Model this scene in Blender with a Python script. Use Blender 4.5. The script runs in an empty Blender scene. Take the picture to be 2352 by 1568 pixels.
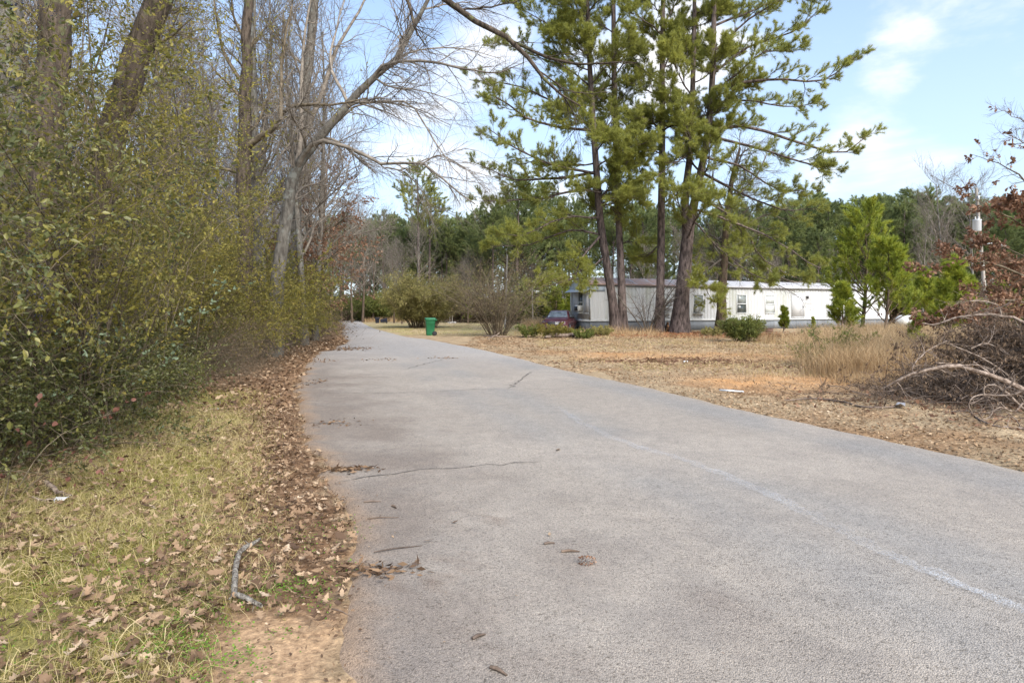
import bpy, math
import numpy as np
from mathutils import Vector, Matrix

# ------------------------------------------------------------------ camera, sky, sun, exposure
scene = bpy.context.scene
COL = scene.collection
CH = 1.5                                    # eye height
cam_data = bpy.data.cameras.new("camera")
cam_data.lens = 22.04
cam_data.sensor_width = 36
cam_data.shift_y = -0.0306
cam_data.clip_start = 0.05
cam_data.clip_end = 4000
cam = bpy.data.objects.new("camera", cam_data)
COL.objects.link(cam)
cam.location = (0, 0, CH)
cam.rotation_euler = (math.radians(90), 0, 0)
scene.camera = cam

SUN_EL, SUN_AZ = math.radians(42), math.radians(148)     # azimuth clockwise from +Y
world = bpy.data.worlds.new("World")
scene.world = world
world.use_nodes = True
wn, wl = world.node_tree.nodes, world.node_tree.links
wn.clear()
out = wn.new("ShaderNodeOutputWorld")
bg = wn.new("ShaderNodeBackground")
sky = wn.new("ShaderNodeTexSky")
sky.sky_type = 'NISHITA'
sky.sun_disc = False
sky.sun_elevation = SUN_EL
sky.sun_rotation = SUN_AZ
sky.air_density = 1.0
sky.dust_density = 1.2
sky.ozone_density = 1.6
bg.inputs["Strength"].default_value = 0.15
tc = wn.new("ShaderNodeTexCoord")
def wmath(op, a, b=None, clamp=False):
    n = wn.new("ShaderNodeMath"); n.operation = op; n.use_clamp = clamp
    for i, v in enumerate((a, b)):
        if v is None: continue
        if isinstance(v, (int, float)): n.inputs[i].default_value = v
        else: wl.new(v, n.inputs[i])
    return n.outputs[0]
mp = wn.new("ShaderNodeMapping"); mp.inputs["Scale"].default_value = (1, 1, 2.6)
wl.new(tc.outputs["Generated"], mp.inputs["Vector"])
nz = wn.new("ShaderNodeTexNoise"); nz.inputs["Scale"].default_value = 3.4; nz.inputs["Detail"].default_value = 9
nz.inputs["Roughness"].default_value = 0.58; nz.inputs["Distortion"].default_value = 0.25
wl.new(mp.outputs[0], nz.inputs["Vector"])
acc = nz.outputs["Fac"]
# banks of cloud at fixed compass directions in the sky
for (u, v, rad, amt) in ((1110, 85, 0.08, .24), (1480, 160, 0.12, .24), (1620, 110, 0.10, .2), (2000, 245, 0.06, .17),
                         (2110, 385, 0.06, .12), (2060, 130, 0.05, .12), (1930, 385, .06, .10), (980, 380, .14, .1), (1300, 470, .25, .05)):
    d = Vector(((u - 1176) / 1440, 1, (712 - v) / 1440)).normalized()
    n = wn.new("ShaderNodeVectorMath"); n.operation = 'DOT_PRODUCT'
    nrm = wn.new("ShaderNodeVectorMath"); nrm.operation = 'NORMALIZE'
    wl.new(tc.outputs["Generated"], nrm.inputs[0])
    wl.new(nrm.outputs[0], n.inputs[0]); n.inputs[1].default_value = d
    mr = wn.new("ShaderNodeMapRange"); mr.interpolation_type = 'SMOOTHSTEP'
    mr.inputs["From Min"].default_value = math.cos(rad * 1.2); mr.inputs["From Max"].default_value = 1
    mr.inputs["To Min"].default_value = 0; mr.inputs["To Max"].default_value = amt
    wl.new(n.outputs["Value"], mr.inputs["Value"])
    acc = wmath('ADD', acc, mr.outputs[0])
cr = wn.new("ShaderNodeMapRange"); cr.interpolation_type = 'SMOOTHSTEP'
cr.inputs["From Min"].default_value = 0.56; cr.inputs["From Max"].default_value = 0.88
wl.new(acc, cr.inputs["Value"])
sepz = wn.new("ShaderNodeSeparateXYZ"); wl.new(tc.outputs["Generated"], sepz.inputs[0])
hz = wn.new("ShaderNodeMapRange"); hz.interpolation_type = 'SMOOTHSTEP'
hz.inputs["From Min"].default_value = 0.75; hz.inputs["From Max"].default_value = 0.0
hz.inputs["To Min"].default_value = 0.0; hz.inputs["To Max"].default_value = 0.68
wl.new(sepz.outputs[2], hz.inputs["Value"])
mixh = wn.new("ShaderNodeMixRGB"); mixh.inputs["Color2"].default_value = (2.35, 2.85, 3.55, 1)
wl.new(hz.outputs[0], mixh.inputs["Fac"]); wl.new(sky.outputs[0], mixh.inputs["Color1"])
mixc = wn.new("ShaderNodeMixRGB"); mixc.inputs["Color2"].default_value = (3.9, 3.9, 4.0, 1)
wl.new(cr.outputs[0], mixc.inputs["Fac"]); wl.new(mixh.outputs[0], mixc.inputs["Color1"])
wl.new(mixc.outputs[0], bg.inputs["Color"])
wl.new(bg.outputs[0], out.inputs["Surface"])

sun_data = bpy.data.lights.new("sun", 'SUN')
sun_data.energy = 2.8
sun_data.angle = math.radians(50)
sun_data.color = (1.0, 0.95, 0.87)
sun = bpy.data.objects.new("sun", sun_data)
COL.objects.link(sun)
sd = Vector((math.sin(SUN_AZ) * math.cos(SUN_EL), math.cos(SUN_AZ) * math.cos(SUN_EL), math.sin(SUN_EL)))
sun.rotation_euler = sd.to_track_quat('Z', 'Y').to_euler()

scene.view_settings.view_transform = 'Standard'
scene.view_settings.look = 'None'
scene.view_settings.exposure = 1.15
scene.view_settings.gamma = 1
scene.cycles.max_bounces = 6
scene.cycles.diffuse_bounces = 3
scene.cycles.glossy_bounces = 2
scene.cycles.transmission_bounces = 3
scene.cycles.transparent_max_bounces = 8
scene.cycles.caustics_reflective = False
scene.cycles.caustics_refractive = False

# ------------------------------------------------------------------ coordinates and small maths
F, HZ = 1440.0, 712.0
def P(u, v, Y): return np.array([(u - 1176) / F * Y, Y, CH - (v - HZ) / F * Y])
def G(u, v):
    Y = CH * F / (v - HZ)
    return np.array([(u - 1176) / F * Y, Y])
def UX(u, Y): return (u - 1176) / F * Y
def nrm(a): return a / np.maximum(np.linalg.norm(a, axis=-1, keepdims=True), 1e-9)
_tab = np.random.default_rng(5).random((256, 256))
def vnoise(x, y, s=1.0, o=0):
    x = np.asarray(x) * s + 37.1 * o + 1000; y = np.asarray(y) * s + 11.7 * o + 1000
    xi = np.floor(x).astype(int); yi = np.floor(y).astype(int)
    fx = x - xi; fy = y - yi; fx = fx * fx * (3 - 2 * fx); fy = fy * fy * (3 - 2 * fy)
    t = lambda a, b: _tab[a % 256, b % 256]
    return (t(xi, yi) * (1 - fx) + t(xi + 1, yi) * fx) * (1 - fy) + (t(xi, yi + 1) * (1 - fx) + t(xi + 1, yi + 1) * fx) * fy
def fbm(x, y, s=1.0, o=0, n=4):
    r = 0; a = .5; tot = 0
    for k in range(n):
        r = r + a * vnoise(x, y, s, o + k * 3); tot += a; a *= .5; s *= 2.1
    return r / tot
def sstep(a, b, x):
    t = np.clip((x - a) / (b - a), 0, 1); return t * t * (3 - 2 * t)
def catmull(pts, K):
    p = np.asarray(pts, float)
    p = np.vstack([2 * p[0] - p[1], p, 2 * p[-1] - p[-2]])
    n = len(p) - 3
    t = np.linspace(0, n - 1e-6, K); i = t.astype(int); f = (t - i)[:, None]
    a, b, c, d = p[i], p[i + 1], p[i + 2], p[i + 3]
    return .5 * (2 * b + (c - a) * f + (2 * a - 5 * b + 4 * c - d) * f ** 2 + (3 * b - a - 3 * c + d) * f ** 3)

# ------------------------------------------------------------------ object helpers
def new_mesh(name, V, Fs, mat, attrs=None, smooth=False):
    me = bpy.data.meshes.new(name)
    V = np.ascontiguousarray(V, dtype=np.float32)
    Fs = [np.asarray(f, dtype=np.int32) for f in Fs if len(f)]
    me.vertices.add(len(V)); me.vertices.foreach_set('co', V.ravel())
    nl = sum(f.size for f in Fs); npoly = sum(len(f) for f in Fs)
    me.loops.add(nl); me.polygons.add(npoly)
    me.loops.foreach_set('vertex_index', np.concatenate([f.ravel() for f in Fs]))
    st = []; o = 0
    for f in Fs:
        st.append(o + np.arange(len(f), dtype=np.int32) * f.shape[1]); o += f.size
    me.polygons.foreach_set('loop_start', np.concatenate(st))
    if smooth: me.polygons.foreach_set('use_smooth', np.ones(npoly, dtype=bool))
    for k, a in (attrs or {}).items():
        a = np.asarray(a, dtype=np.float32)
        if a.ndim == 2:
            if a.shape[1] == 3: a = np.hstack([a, np.ones((len(a), 1), np.float32)])
            at = me.attributes.new(k, 'FLOAT_COLOR', 'POINT'); at.data.foreach_set('color', a.ravel())
        else:
            at = me.attributes.new(k, 'FLOAT', 'POINT'); at.data.foreach_set('value', a)
    me.update(calc_edges=True)
    if mat: me.materials.append(mat)
    return me
def link(name, me, parent=None):
    o = bpy.data.objects.new(name, me); COL.objects.link(o)
    if parent is not None: o.parent = parent
    return o
def obj(name, V, Fs, mat, parent=None, attrs=None, smooth=False):
    return link(name, new_mesh(name, V, Fs, mat, attrs, smooth), parent)
def tag(o, label=None, cat=None, group=None, kind=None):
    if label: o['label'] = label
    if cat: o['category'] = cat
    if group: o['group'] = group
    if kind: o['kind'] = kind
    return o
def thing(name, label, cat, loc=(0, 0, 0), rz=0, group=None):
    o = bpy.data.objects.new(name, None); COL.objects.link(o)
    o.location = loc; o.rotation_euler = (0, 0, rz); o.empty_display_size = .2
    return tag(o, label, cat, group)
def copy_tree(o, loc, rz=0, s=1.0, label=None, group=None, parent=None):
    c = o.copy(); COL.objects.link(c); c.parent = parent
    if parent is None:
        c.location = loc; c.rotation_euler = (0, 0, rz)
        c.scale = (s, s, s) if isinstance(s, (int, float)) else s
        if label: c['label'] = label
        if group: c['group'] = group
    for ch in list(o.children):
        copy_tree(ch, None, parent=c)
    return c

class Acc:
    def __init__(self): self.V = []; self.F = {}; self.A = []; self.n = 0
    def add(self, V, F, a=0.5):
        V = np.asarray(V, float).reshape(-1, 3); F = np.asarray(F)
        if not len(V): return self
        self.V.append(V); self.F.setdefault(F.shape[1], []).append(F + self.n)
        self.A.append(np.broadcast_to(np.asarray(a, float), (len(V),)) if np.ndim(a) == 0 else np.asarray(a, float))
        self.n += len(V); return self
    def build(self, name, mat, parent=None, smooth=False, off=(0, 0, 0)):
        V = np.vstack(self.V) - np.asarray(off)
        return obj(name, V, [np.vstack(f) for f in self.F.values()], mat, parent, {'rnd': np.concatenate(self.A)}, smooth)
    def box(self, x0, x1, y0, y1, z0, z1, a=.5):
        v = [(x, y, z) for z in (z0, z1) for y in (y0, y1) for x in (x0, x1)]
        f = [(0, 2, 3, 1), (4, 5, 7, 6), (0, 1, 5, 4), (2, 6, 7, 3), (0, 4, 6, 2), (1, 3, 7, 5)]
        return self.add(v, f, a)
    def loft(self, rings, a=.5, caps=True):
        R = np.asarray(rings, float); n, k, _ = R.shape
        i, j = np.meshgrid(np.arange(n - 1), np.arange(k), indexing='ij')
        j2 = (j + 1) % k
        f = np.stack([i * k + j, i * k + j2, (i + 1) * k + j2, (i + 1) * k + j], -1).reshape(-1, 4)
        self.add(R.reshape(-1, 3), f, a)
        if caps:
            self.add(R[0], [list(range(k))[::-1]], a); self.add(R[-1], [list(range(k))], a)
        return self
def ring(cx, cy, z, rx, ry, k, ph=0):
    t = np.arange(k) / k * 2 * np.pi + ph
    return np.stack([cx + rx * np.cos(t), cy + ry * np.sin(t), np.full(k, z)], -1)
def rbox(x0, x1, y0, y1, z, r=.03):
    """rounded rectangle ring"""
    p = []
    for cx, cy, a0 in ((x1 - r, y1 - r, 0), (x0 + r, y1 - r, 90), (x0 + r, y0 + r, 180), (x1 - r, y0 + r, 270)):
        for d in (0, 30, 60, 90):
            a = math.radians(a0 + d); p.append((cx + r * math.cos(a), cy + r * math.sin(a), z))
    return p

def tube(pts, rad, sides=4, bump=0, rng=None):
    """pts (N,K,3), rad (N,K)"""
    pts = np.asarray(pts, float); rad = np.asarray(rad, float)
    N, K, _ = pts.shape
    T = np.empty_like(pts); T[:, 1:-1] = pts[:, 2:] - pts[:, :-2]; T[:, 0] = pts[:, 1] - pts[:, 0]; T[:, -1] = pts[:, -1] - pts[:, -2]
    T = nrm(T)
    ref = np.where(np.abs(T[:, :1, 2:3]) > .8, np.array([1., 0, 0]), np.array([0, 0, 1.]))[:, 0]
    A = nrm(np.cross(T[:, 0], ref)); U = np.empty_like(pts); U[:, 0] = A
    for k in range(1, K):
        A = nrm(A - T[:, k] * np.sum(A * T[:, k], -1, keepdims=True)); U[:, k] = A
    B = np.cross(T, U)
    th = np.arange(sides) / sides * 2 * np.pi
    r = rad[..., None, None]
    if bump and rng is not None: r = r * (1 + bump * (rng.random((N, K, sides, 1)) - .5))
    V = pts[:, :, None] + r * (np.cos(th)[:, None] * U[:, :, None] + np.sin(th)[:, None] * B[:, :, None])
    n, k, s = np.meshgrid(np.arange(N), np.arange(K - 1), np.arange(sides), indexing='ij')
    s2 = (s + 1) % sides; base = n * K * sides
    f = np.stack([base + k * sides + s, base + k * sides + s2, base + (k + 1) * sides + s2, base + (k + 1) * sides + s], -1).reshape(-1, 4)
    return V.reshape(-1, 3), f
def add_tubes(acc, pts, rad, sides, rng, bump=0):
    V, f = tube(pts, rad, sides, bump, rng)
    a = np.repeat(rng.random(len(pts)), pts.shape[1] * sides)
    acc.add(V, f, a)

def sample(pts, t):
    """sample rows: pts (M,K,3), t (M,) in 0..1"""
    K = pts.shape[1]; x = np.clip(t, 0, .9999) * (K - 1); i = x.astype(int); f = (x - i)[:, None]; m = np.arange(len(t))
    return pts[m, i] * (1 - f) + pts[m, i + 1] * f, nrm(pts[m, i + 1] - pts[m, i]), i, f[:, 0]
def grow(rng, pts, rad, n, L, ang=(.6, 1.1), t=(.2, 1), grav=0.0, wig=.12, K=5, rr=.55, tip=.25, flat=0.0, taper=.5, rmin=.002, rmax=9, up=0):
    N = len(pts); idx = np.repeat(np.arange(N), n); M = len(idx)
    q = (np.tile(np.arange(n), N) + rng.random(M)) / n
    tt = t[0] + (t[1] - t[0]) * q
    p, T, i, f = sample(pts[idx], tt)
    r = rad[idx, i] * (1 - f) + rad[idx, i + 1] * f
    az = rng.normal(size=(M, 3)); az[:, 2] *= (1 - flat)
    perp = nrm(np.cross(T, np.cross(az, T)) + 1e-6)
    if flat: perp[:, 2] *= (1 - flat); perp = nrm(perp)
    a = rng.uniform(ang[0], ang[1], M)[:, None]
    d = nrm(T * np.cos(a) + perp * np.sin(a) + np.array([0, 0, up]))
    ln = (L[0] + (L[1] - L[0]) * rng.random(M)) * (1 - taper * q)
    out = np.empty((M, K, 3)); out[:, 0] = p
    st = (ln / (K - 1))[:, None]
    g = np.array([0, 0, grav])
    for k in range(1, K):
        d = nrm(d + wig * rng.normal(size=(M, 3)) + g)
        out[:, k] = out[:, k - 1] + d * st
    r0 = np.clip(r * rr, rmin, rmax)
    R = r0[:, None] * (1 - (1 - tip) * np.linspace(0, 1, K)[None])
    return out, R

def leaves6(pos, d, size, wr, rng, upb=.6, fold=.25, bend=.1):
    M = len(pos); n = nrm(rng.normal(size=(M, 3)) + np.array([0, 0, upb * 2])); s = nrm(np.cross(d, n)); n = np.cross(s, d)
    S = size[:, None]; w = S * wr
    def pt(a, b): return pos + d * S * a + s * w * b + n * (abs(b) * w * fold - S * bend * a * a)
    V = np.stack([pt(0, 0), pt(.33, .5), pt(.72, .38), pt(1, 0), pt(.72, -.38), pt(.33, -.5)], 1).reshape(-1, 3)
    b = np.arange(M)[:, None] * 6
    return V, np.vstack([b + np.array([0, 1, 2, 3]), b + np.array([0, 3, 4, 5])])
def leaves4(pos, d, size, wr, rng, upb=.6, fold=.2):
    M = len(pos); n = nrm(rng.normal(size=(M, 3)) + np.array([0, 0, upb * 2])); s = nrm(np.cross(d, n)); n = np.cross(s, d)
    S = size[:, None]; w = S * wr
    V = np.stack([pos, pos + d * S * .5 + s * w * .5 + n * w * fold, pos + d * S, pos + d * S * .5 - s * w * .5 + n * w * fold], 1).reshape(-1, 3)
    return V, np.arange(M)[:, None] * 4 + np.arange(4)
def twig_leaves(rng, tw, n, size, wr=.5, spread=1.0, t=(.15, 1), six=False, down=0.0, upb=.6, clump=None):
    N = len(tw); idx = np.repeat(np.arange(N), n); M = len(idx)
    tt = rng.uniform(t[0], t[1], M)
    p, T, _, _ = sample(tw[idx], tt)
    d = nrm(T * .7 + spread * .6 * rng.normal(size=(M, 3)) + np.array([0, 0, -down]))
    S = rng.uniform(size[0], size[1], M)
    V, f = (leaves6 if six else leaves4)(p, d, S, wr, rng, upb)
    k = 6 if six else 4
    base = np.repeat(rng.random(N), n) if clump is None else clump[idx]
    a = np.clip(.55 * base + .45 * rng.random(M), 0, 1)
    return V, f, np.repeat(a, k)
def needles(rng, tw, n, length, width, spread=.55, t=(.25, 1), clump=None, fwd=.9):
    N = len(tw); idx = np.repeat(np.arange(N), n); M = len(idx)
    tt = t[0] + (t[1] - t[0]) * np.sqrt(rng.random(M))
    p, T, _, _ = sample(tw[idx], tt)
    d = nrm(T * fwd + spread * rng.normal(size=(M, 3)) + np.array([0, 0, .12]))
    s = nrm(np.cross(d, rng.normal(size=(M, 3))))
    L = rng.uniform(length * .65, length * 1.1, M)[:, None]
    V = np.stack([p + s * width * .5, p - s * width * .5, p + d * L], 1).reshape(-1, 3)
    base = np.repeat(rng.random(N), n) if clump is None else clump[idx]
    a = np.clip(.7 * base + .3 * rng.random(M), 0, 1)
    return V, np.arange(M * 3).reshape(-1, 3), np.repeat(a, 3)

# ------------------------------------------------------------------ materials
def newmat(name):
    m = bpy.data.materials.new(name); m.use_nodes = True
    nt = m.node_tree; b = nt.nodes["Principled BSDF"]
    return m, nt.nodes, nt.links, b
def ramp(nodes, stops):
    r = nodes.new("ShaderNodeValToRGB"); e = r.color_ramp.elements
    while len(e) < len(stops): e.new(.5)
    for el, (p, c) in zip(e, stops): el.position = p; el.color = (*c, 1)
    return r
def attr_node(nodes, name):
    a = nodes.new("ShaderNodeAttribute"); a.attribute_name = name; return a
def noise_node(nodes, links, scale, detail=4, coord='Object', sc=(1, 1, 1), rough=.55):
    t = nodes.new("ShaderNodeTexCoord"); m = nodes.new("ShaderNodeMapping"); m.inputs["Scale"].default_value = sc
    n = nodes.new("ShaderNodeTexNoise"); n.inputs["Scale"].default_value = scale; n.inputs["Detail"].default_value = detail
    n.inputs["Roughness"].default_value = rough
    links.new(t.outputs[coord], m.inputs[0]); links.new(m.outputs[0], n.inputs["Vector"])
    return n
def leaf_mat(name, stops, rough=.5, trans=.3, spec=.3):
    m, n, l, b = newmat(name)
    a = attr_node(n, 'rnd'); r = ramp(n, stops); l.new(a.outputs['Fac'], r.inputs[0]); l.new(r.outputs[0], b.inputs['Base Color'])
    b.inputs['Roughness'].default_value = rough; b.inputs['Specular IOR Level'].default_value = spec
    if trans:
        t = n.new("ShaderNodeBsdfTranslucent"); mx = n.new("ShaderNodeMixShader"); mx.inputs[0].default_value = trans
        l.new(r.outputs[0], t.inputs[0]); l.new(b.outputs[0], mx.inputs[1]); l.new(t.outputs[0], mx.inputs[2])
        l.new(mx.outputs[0], n["Material Output"].inputs[0])
    return m
def bark_mat(name, dark, light, scale=9, sc=(1, 1, .18), rough=.9, bump=.6, patch=None, patch_amt=.5):
    m, n, l, b = newmat(name)
    nz = noise_node(n, l, scale, 6, sc=sc, rough=.65)
    r = ramp(n, [(.36, dark), (.62, light)]); l.new(nz.outputs['Fac'], r.inputs[0])
    col = r.outputs[0]
    if patch:
        n2 = noise_node(n, l, 3.2, 5); r2 = ramp(n, [(patch_amt, (0, 0, 0)), (patch_amt + .08, (1, 1, 1))]); l.new(n2.outputs['Fac'], r2.inputs[0])
        mx = n.new("ShaderNodeMixRGB"); mx.inputs['Color2'].default_value = (*patch, 1)
        l.new(r2.outputs[0], mx.inputs['Fac']); l.new(col, mx.inputs['Color1']); col = mx.outputs[0]
    hv = n.new("ShaderNodeHueSaturation"); a = attr_node(n, 'rnd'); mr = n.new("ShaderNodeMapRange")
    mr.inputs['To Min'].default_value = .75; mr.inputs['To Max'].default_value = 1.25
    l.new(a.outputs['Fac'], mr.inputs[0]); l.new(mr.outputs[0], hv.inputs['Value']); l.new(col, hv.inputs['Color'])
    l.new(hv.outputs[0], b.inputs['Base Color'])
    b.inputs['Roughness'].default_value = rough; b.inputs['Specular IOR Level'].default_value = .15
    bp = n.new("ShaderNodeBump"); bp.inputs['Strength'].default_value = bump; bp.inputs['Distance'].default_value = .04
    l.new(nz.outputs['Fac'], bp.inputs['Height']); l.new(bp.outputs[0], b.inputs['Normal'])
    return m
def plain_mat(name, color, rough=.6, metal=0, var=.15, scale=6, spec=.4, dirt=None, sc=(1, 1, 1), thr=.5, soft=.15, bump=0):
    m, n, l, b = newmat(name)
    nz = noise_node(n, l, scale, 5, sc=sc)
    c0 = tuple(max(0, c * (1 - var)) for c in color); c1 = tuple(min(1, c * (1 + var)) for c in color)
    r = ramp(n, [(.35, c0), (.65, c1)]); l.new(nz.outputs['Fac'], r.inputs[0]); col = r.outputs[0]
    if dirt:
        n2 = noise_node(n, l, scale * .6, 7, sc=sc, rough=.7)
        r2 = ramp(n, [(thr, (0, 0, 0)), (thr + soft, (1, 1, 1))]); l.new(n2.outputs['Fac'], r2.inputs[0])
        mx = n.new("ShaderNodeMixRGB"); mx.inputs['Color2'].default_value = (*dirt, 1)
        l.new(r2.outputs[0], mx.inputs['Fac']); l.new(col, mx.inputs['Color1']); col = mx.outputs[0]
    l.new(col, b.inputs['Base Color'])
    b.inputs['Roughness'].default_value = rough; b.inputs['Metallic'].default_value = metal; b.inputs['Specular IOR Level'].default_value = spec
    if bump:
        bp = n.new("ShaderNodeBump"); bp.inputs['Strength'].default_value = bump; bp.inputs['Distance'].default_value = .02
        l.new(nz.outputs['Fac'], bp.inputs['Height']); l.new(bp.outputs[0], b.inputs['Normal'])
    return m

M = {}
M['privet'] = leaf_mat('privet_leaves', [(0, (.075, .078, .03)), (.25, (.165, .155, .045)), (.55, (.28, .25, .055)), (.82, (.40, .33, .07)), (1, (.42, .28, .12))], .5, .5, .35)
M['privet_dark'] = leaf_mat('dark_evergreen_leaves', [(0, (.055, .068, .028)), (.5, (.13, .14, .045)), (.85, (.25, .23, .06)), (1, (.33, .24, .09))], .38, .35, .45)
M['pine'] = leaf_mat('pine_needles', [(0, (.15, .16, .055)), (.45, (.31, .325, .08)), (.8, (.44, .435, .10)), (1, (.52, .48, .12))], .5, .5, .25)
M['pine_young'] = leaf_mat('young_pine_needles', [(0, (.14, .18, .03)), (.5, (.29, .34, .045)), (1, (.44, .44, .06))], .5, .3, .3)
M['pine_far'] = leaf_mat('far_pine_needles', [(0, (.11, .14, .065)), (.5, (.20, .24, .09)), (1, (.32, .345, .12))], .6, .35, .2)
M['cedar'] = leaf_mat('cedar_leaves', [(0, (.07, .09, .028)), (.5, (.16, .19, .05)), (1, (.30, .29, .07))], .6, .2, .2)
M['brownleaf'] = leaf_mat('dead_oak_leaves', [(0, (.13, .07, .045)), (.5, (.27, .15, .09)), (1, (.42, .26, .17))], .6, .3, .2)
M['redleaf'] = leaf_mat('red_leaves', [(0, (.13, .055, .04)), (1, (.26, .12, .085))], .55, .3, .3)
M['brushleaf'] = leaf_mat('withered_leaves', [(0, (.09, .062, .042)), (.6, (.19, .13, .085)), (1, (.33, .235, .155))], .8, .2, .1)
M['bush_tan'] = leaf_mat('olive_bush_twigs', [(0, (.16, .155, .055)), (.6, (.33, .295, .105)), (1, (.47, .385, .17))], .8, .2, .1)
M['litter'] = leaf_mat('fallen_leaf', [(0, (.075, .045, .028)), (.3, (.17, .105, .06)), (.7, (.29, .19, .112)), (.93, (.42, .30, .19)), (1, (.52, .40, .28))], .65, .15, .25)
M['litter_tan'] = leaf_mat('tan_leaf_scraps', [(0, (.12, .075, .045)), (.4, (.29, .195, .115)), (.8, (.44, .32, .20)), (1, (.62, .50, .36))], .75, .1, .15)
M['grass'] = leaf_mat('verge_grass', [(0, (.15, .17, .025)), (.25, (.28, .26, .055)), (.55, (.42, .35, .14)), (1, (.60, .48, .28))], .6, .3, .2)
M['clover'] = leaf_mat('green_clover', [(0, (.08, .17, .02)), (1, (.22, .34, .05))], .5, .3, .3)
M['straw'] = leaf_mat('tall_dry_grass', [(0, (.20, .13, .07)), (.4, (.42, .29, .15)), (.75, (.62, .45, .26)), (1, (.74, .60, .40))], .7, .3, .2)
M['needle_litter'] = leaf_mat('fallen_needles', [(0, (.20, .085, .04)), (.6, (.33, .16, .08)), (1, (.46, .27, .15))], .8, .1, .1)
M['barkpine'] = bark_mat('pine_bark', (.035, .027, .024), (.17, .13, .115), 7, (1, 1, .28), bump=1.0)
M['barkgray'] = bark_mat('grey_bark', (.075, .066, .055), (.18, .165, .14), 10, (1, 1, .35), patch=(.20, .20, .175), patch_amt=.56)
M['barktwig'] = bark_mat('grey_twig_bark', (.12, .10, .08), (.26, .225, .185), 5, (1, 1, 1), bump=.2)
M['barkbrown'] = bark_mat('brown_bark', (.08, .056, .04), (.21, .155, .115), 9, (1, 1, .3), patch=(.16, .17, .06), patch_amt=.6)
M['barkdark'] = bark_mat('dark_bark', (.028, .022, .017), (.11, .085, .065), 12, (1, 1, .3), patch=(.10, .10, .045), patch_amt=.58, bump=1)
M['bushstem'] = bark_mat('shrub_stem', (.07, .055, .035), (.20, .16, .11), 8, (1, 1, 1), bump=.2)
M['deadwood'] = bark_mat('weathered_wood', (.10, .07, .052), (.34, .27, .215), 16, (1, 1, 1), bump=.5)
M['deaddark'] = bark_mat('dark_dead_twigs', (.07, .052, .04), (.20, .155, .125), 6, (1, 1, 1), bump=.2)
M['berry'] = plain_mat('privet_berry', (.018, .02, .035), .35, scale=30, var=.4)
M['lichen'] = bark_mat('lichen_stick', (.10, .075, .055), (.50, .46, .39), 42, (1, 1, 1), bump=.8)
M['paleleaf'] = leaf_mat('pale_vine_leaves', [(0, (.13, .18, .10)), (1, (.25, .31, .19))], .4, .35, .5)
M['pole'] = bark_mat('pole_wood', (.22, .195, .165), (.44, .405, .36), 6, (1, 1, .1), bump=.3)

# ------------------------------------------------------------------ road outline (world metres)
Lp = [G(766, 733), G(778, 740), G(789, 750), G(785, 764), G(792, 776), G(800, 785), G(770, 800), G(732, 812), G(712, 830), G(697, 855), G(683, 885), G(680, 925),
      G(690, 960), G(697, 1000), G(712, 1035), G(745, 1075), G(778, 1130), G(800, 1190), G(812, 1260), G(815, 1310), G(798, 1370), G(790, 1440), G(788, 1500), G(793, 1568)]
Rp = [G(818, 731), G(833, 741), G(850, 750), G(872, 758), G(899, 765), G(935, 774), G(985, 780), G(1054, 793), G(1145, 811), G(1300, 850), G(1500, 892), G(1700, 940), G(2000, 1003), G(2352, 1080)]
dR = nrm(Rp[-1] - Rp[-2])
Lp = [np.array([-60., 128.]), np.array([-40., 118.])] + Lp + [np.array([-.45, 1.8]), np.array([-.1, 0]), np.array([1.9, -6.])]
Rp = [np.array([-60., 136.]), np.array([-42., 127.])] + Rp + [Rp[-1] + dR * 6, Rp[-1] + dR * 14]
def resamp(p, n):
    p = np.asarray(p); s = np.r_[0, np.cumsum(np.linalg.norm(np.diff(p, axis=0), axis=1))]
    # denser near the camera
    cum = np.r_[0, np.cumsum(np.linalg.norm(np.diff(p, axis=0), axis=1) / (1.2 + .5 * (np.abs(p[1:, 1]) + np.abs(p[:-1, 1])) * .5))]
    t = np.linspace(0, cum[-1], n)
    return np.stack([np.interp(t, cum, p[:, 0]), np.interp(t, cum, p[:, 1])], -1)
NR = 420
Ls = catmull(Lp, 600); Rs = catmull(Rp, 600)
Ls = resamp(Ls, NR); Rs = resamp(Rs, NR)
nl_ = (fbm(Ls[:, 0], Ls[:, 1], 2.5, 1) - .5) * np.clip(.02 * Ls[:, 1] + .26, .1, .6) + (fbm(Ls[:, 0], Ls[:, 1], 9, 5) - .5) * .09
nr_ = (fbm(Rs[:, 0], Rs[:, 1], 3.0, 2) - .5) * .16
Ls[:, 0] += nl_; Rs[:, 0] += nr_
poly = np.vstack([Ls, Rs[::-1]])
def seg_dist(x, y, line):
    A = line[:-1]; B = line[1:]; d = np.full(x.shape, 1e9)
    for k in range(len(A)):
        ab = B[k] - A[k]; L2 = ab @ ab + 1e-12
        t = np.clip(((x - A[k, 0]) * ab[0] + (y - A[k, 1]) * ab[1]) / L2, 0, 1)
        d = np.minimum(d, (x - A[k, 0] - t * ab[0]) ** 2 + (y - A[k, 1] - t * ab[1]) ** 2)
    return np.sqrt(d)
Lc, Rc = Ls[::4], Rs[::4]
pc = np.vstack([Lc, Rc[::-1]])
def in_road(x, y):
    ins = np.zeros(x.shape, bool); n = len(pc); j = n - 1
    for i in range(n):
        xi, yi = pc[i]; xj, yj = pc[j]
        c = ((yi > y) != (yj > y))
        with np.errstate(divide='ignore', invalid='ignore'):
            ins ^= c & (x < (xj - xi) * (y - yi) / (yj - yi + 1e-12) + xi)
        j = i
    return ins
def left_x(y): return np.interp(y, Ls[::-1, 1], Ls[::-1, 0])
def right_x(y): return np.interp(y, Rs[::-1, 1], Rs[::-1, 0])
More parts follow.
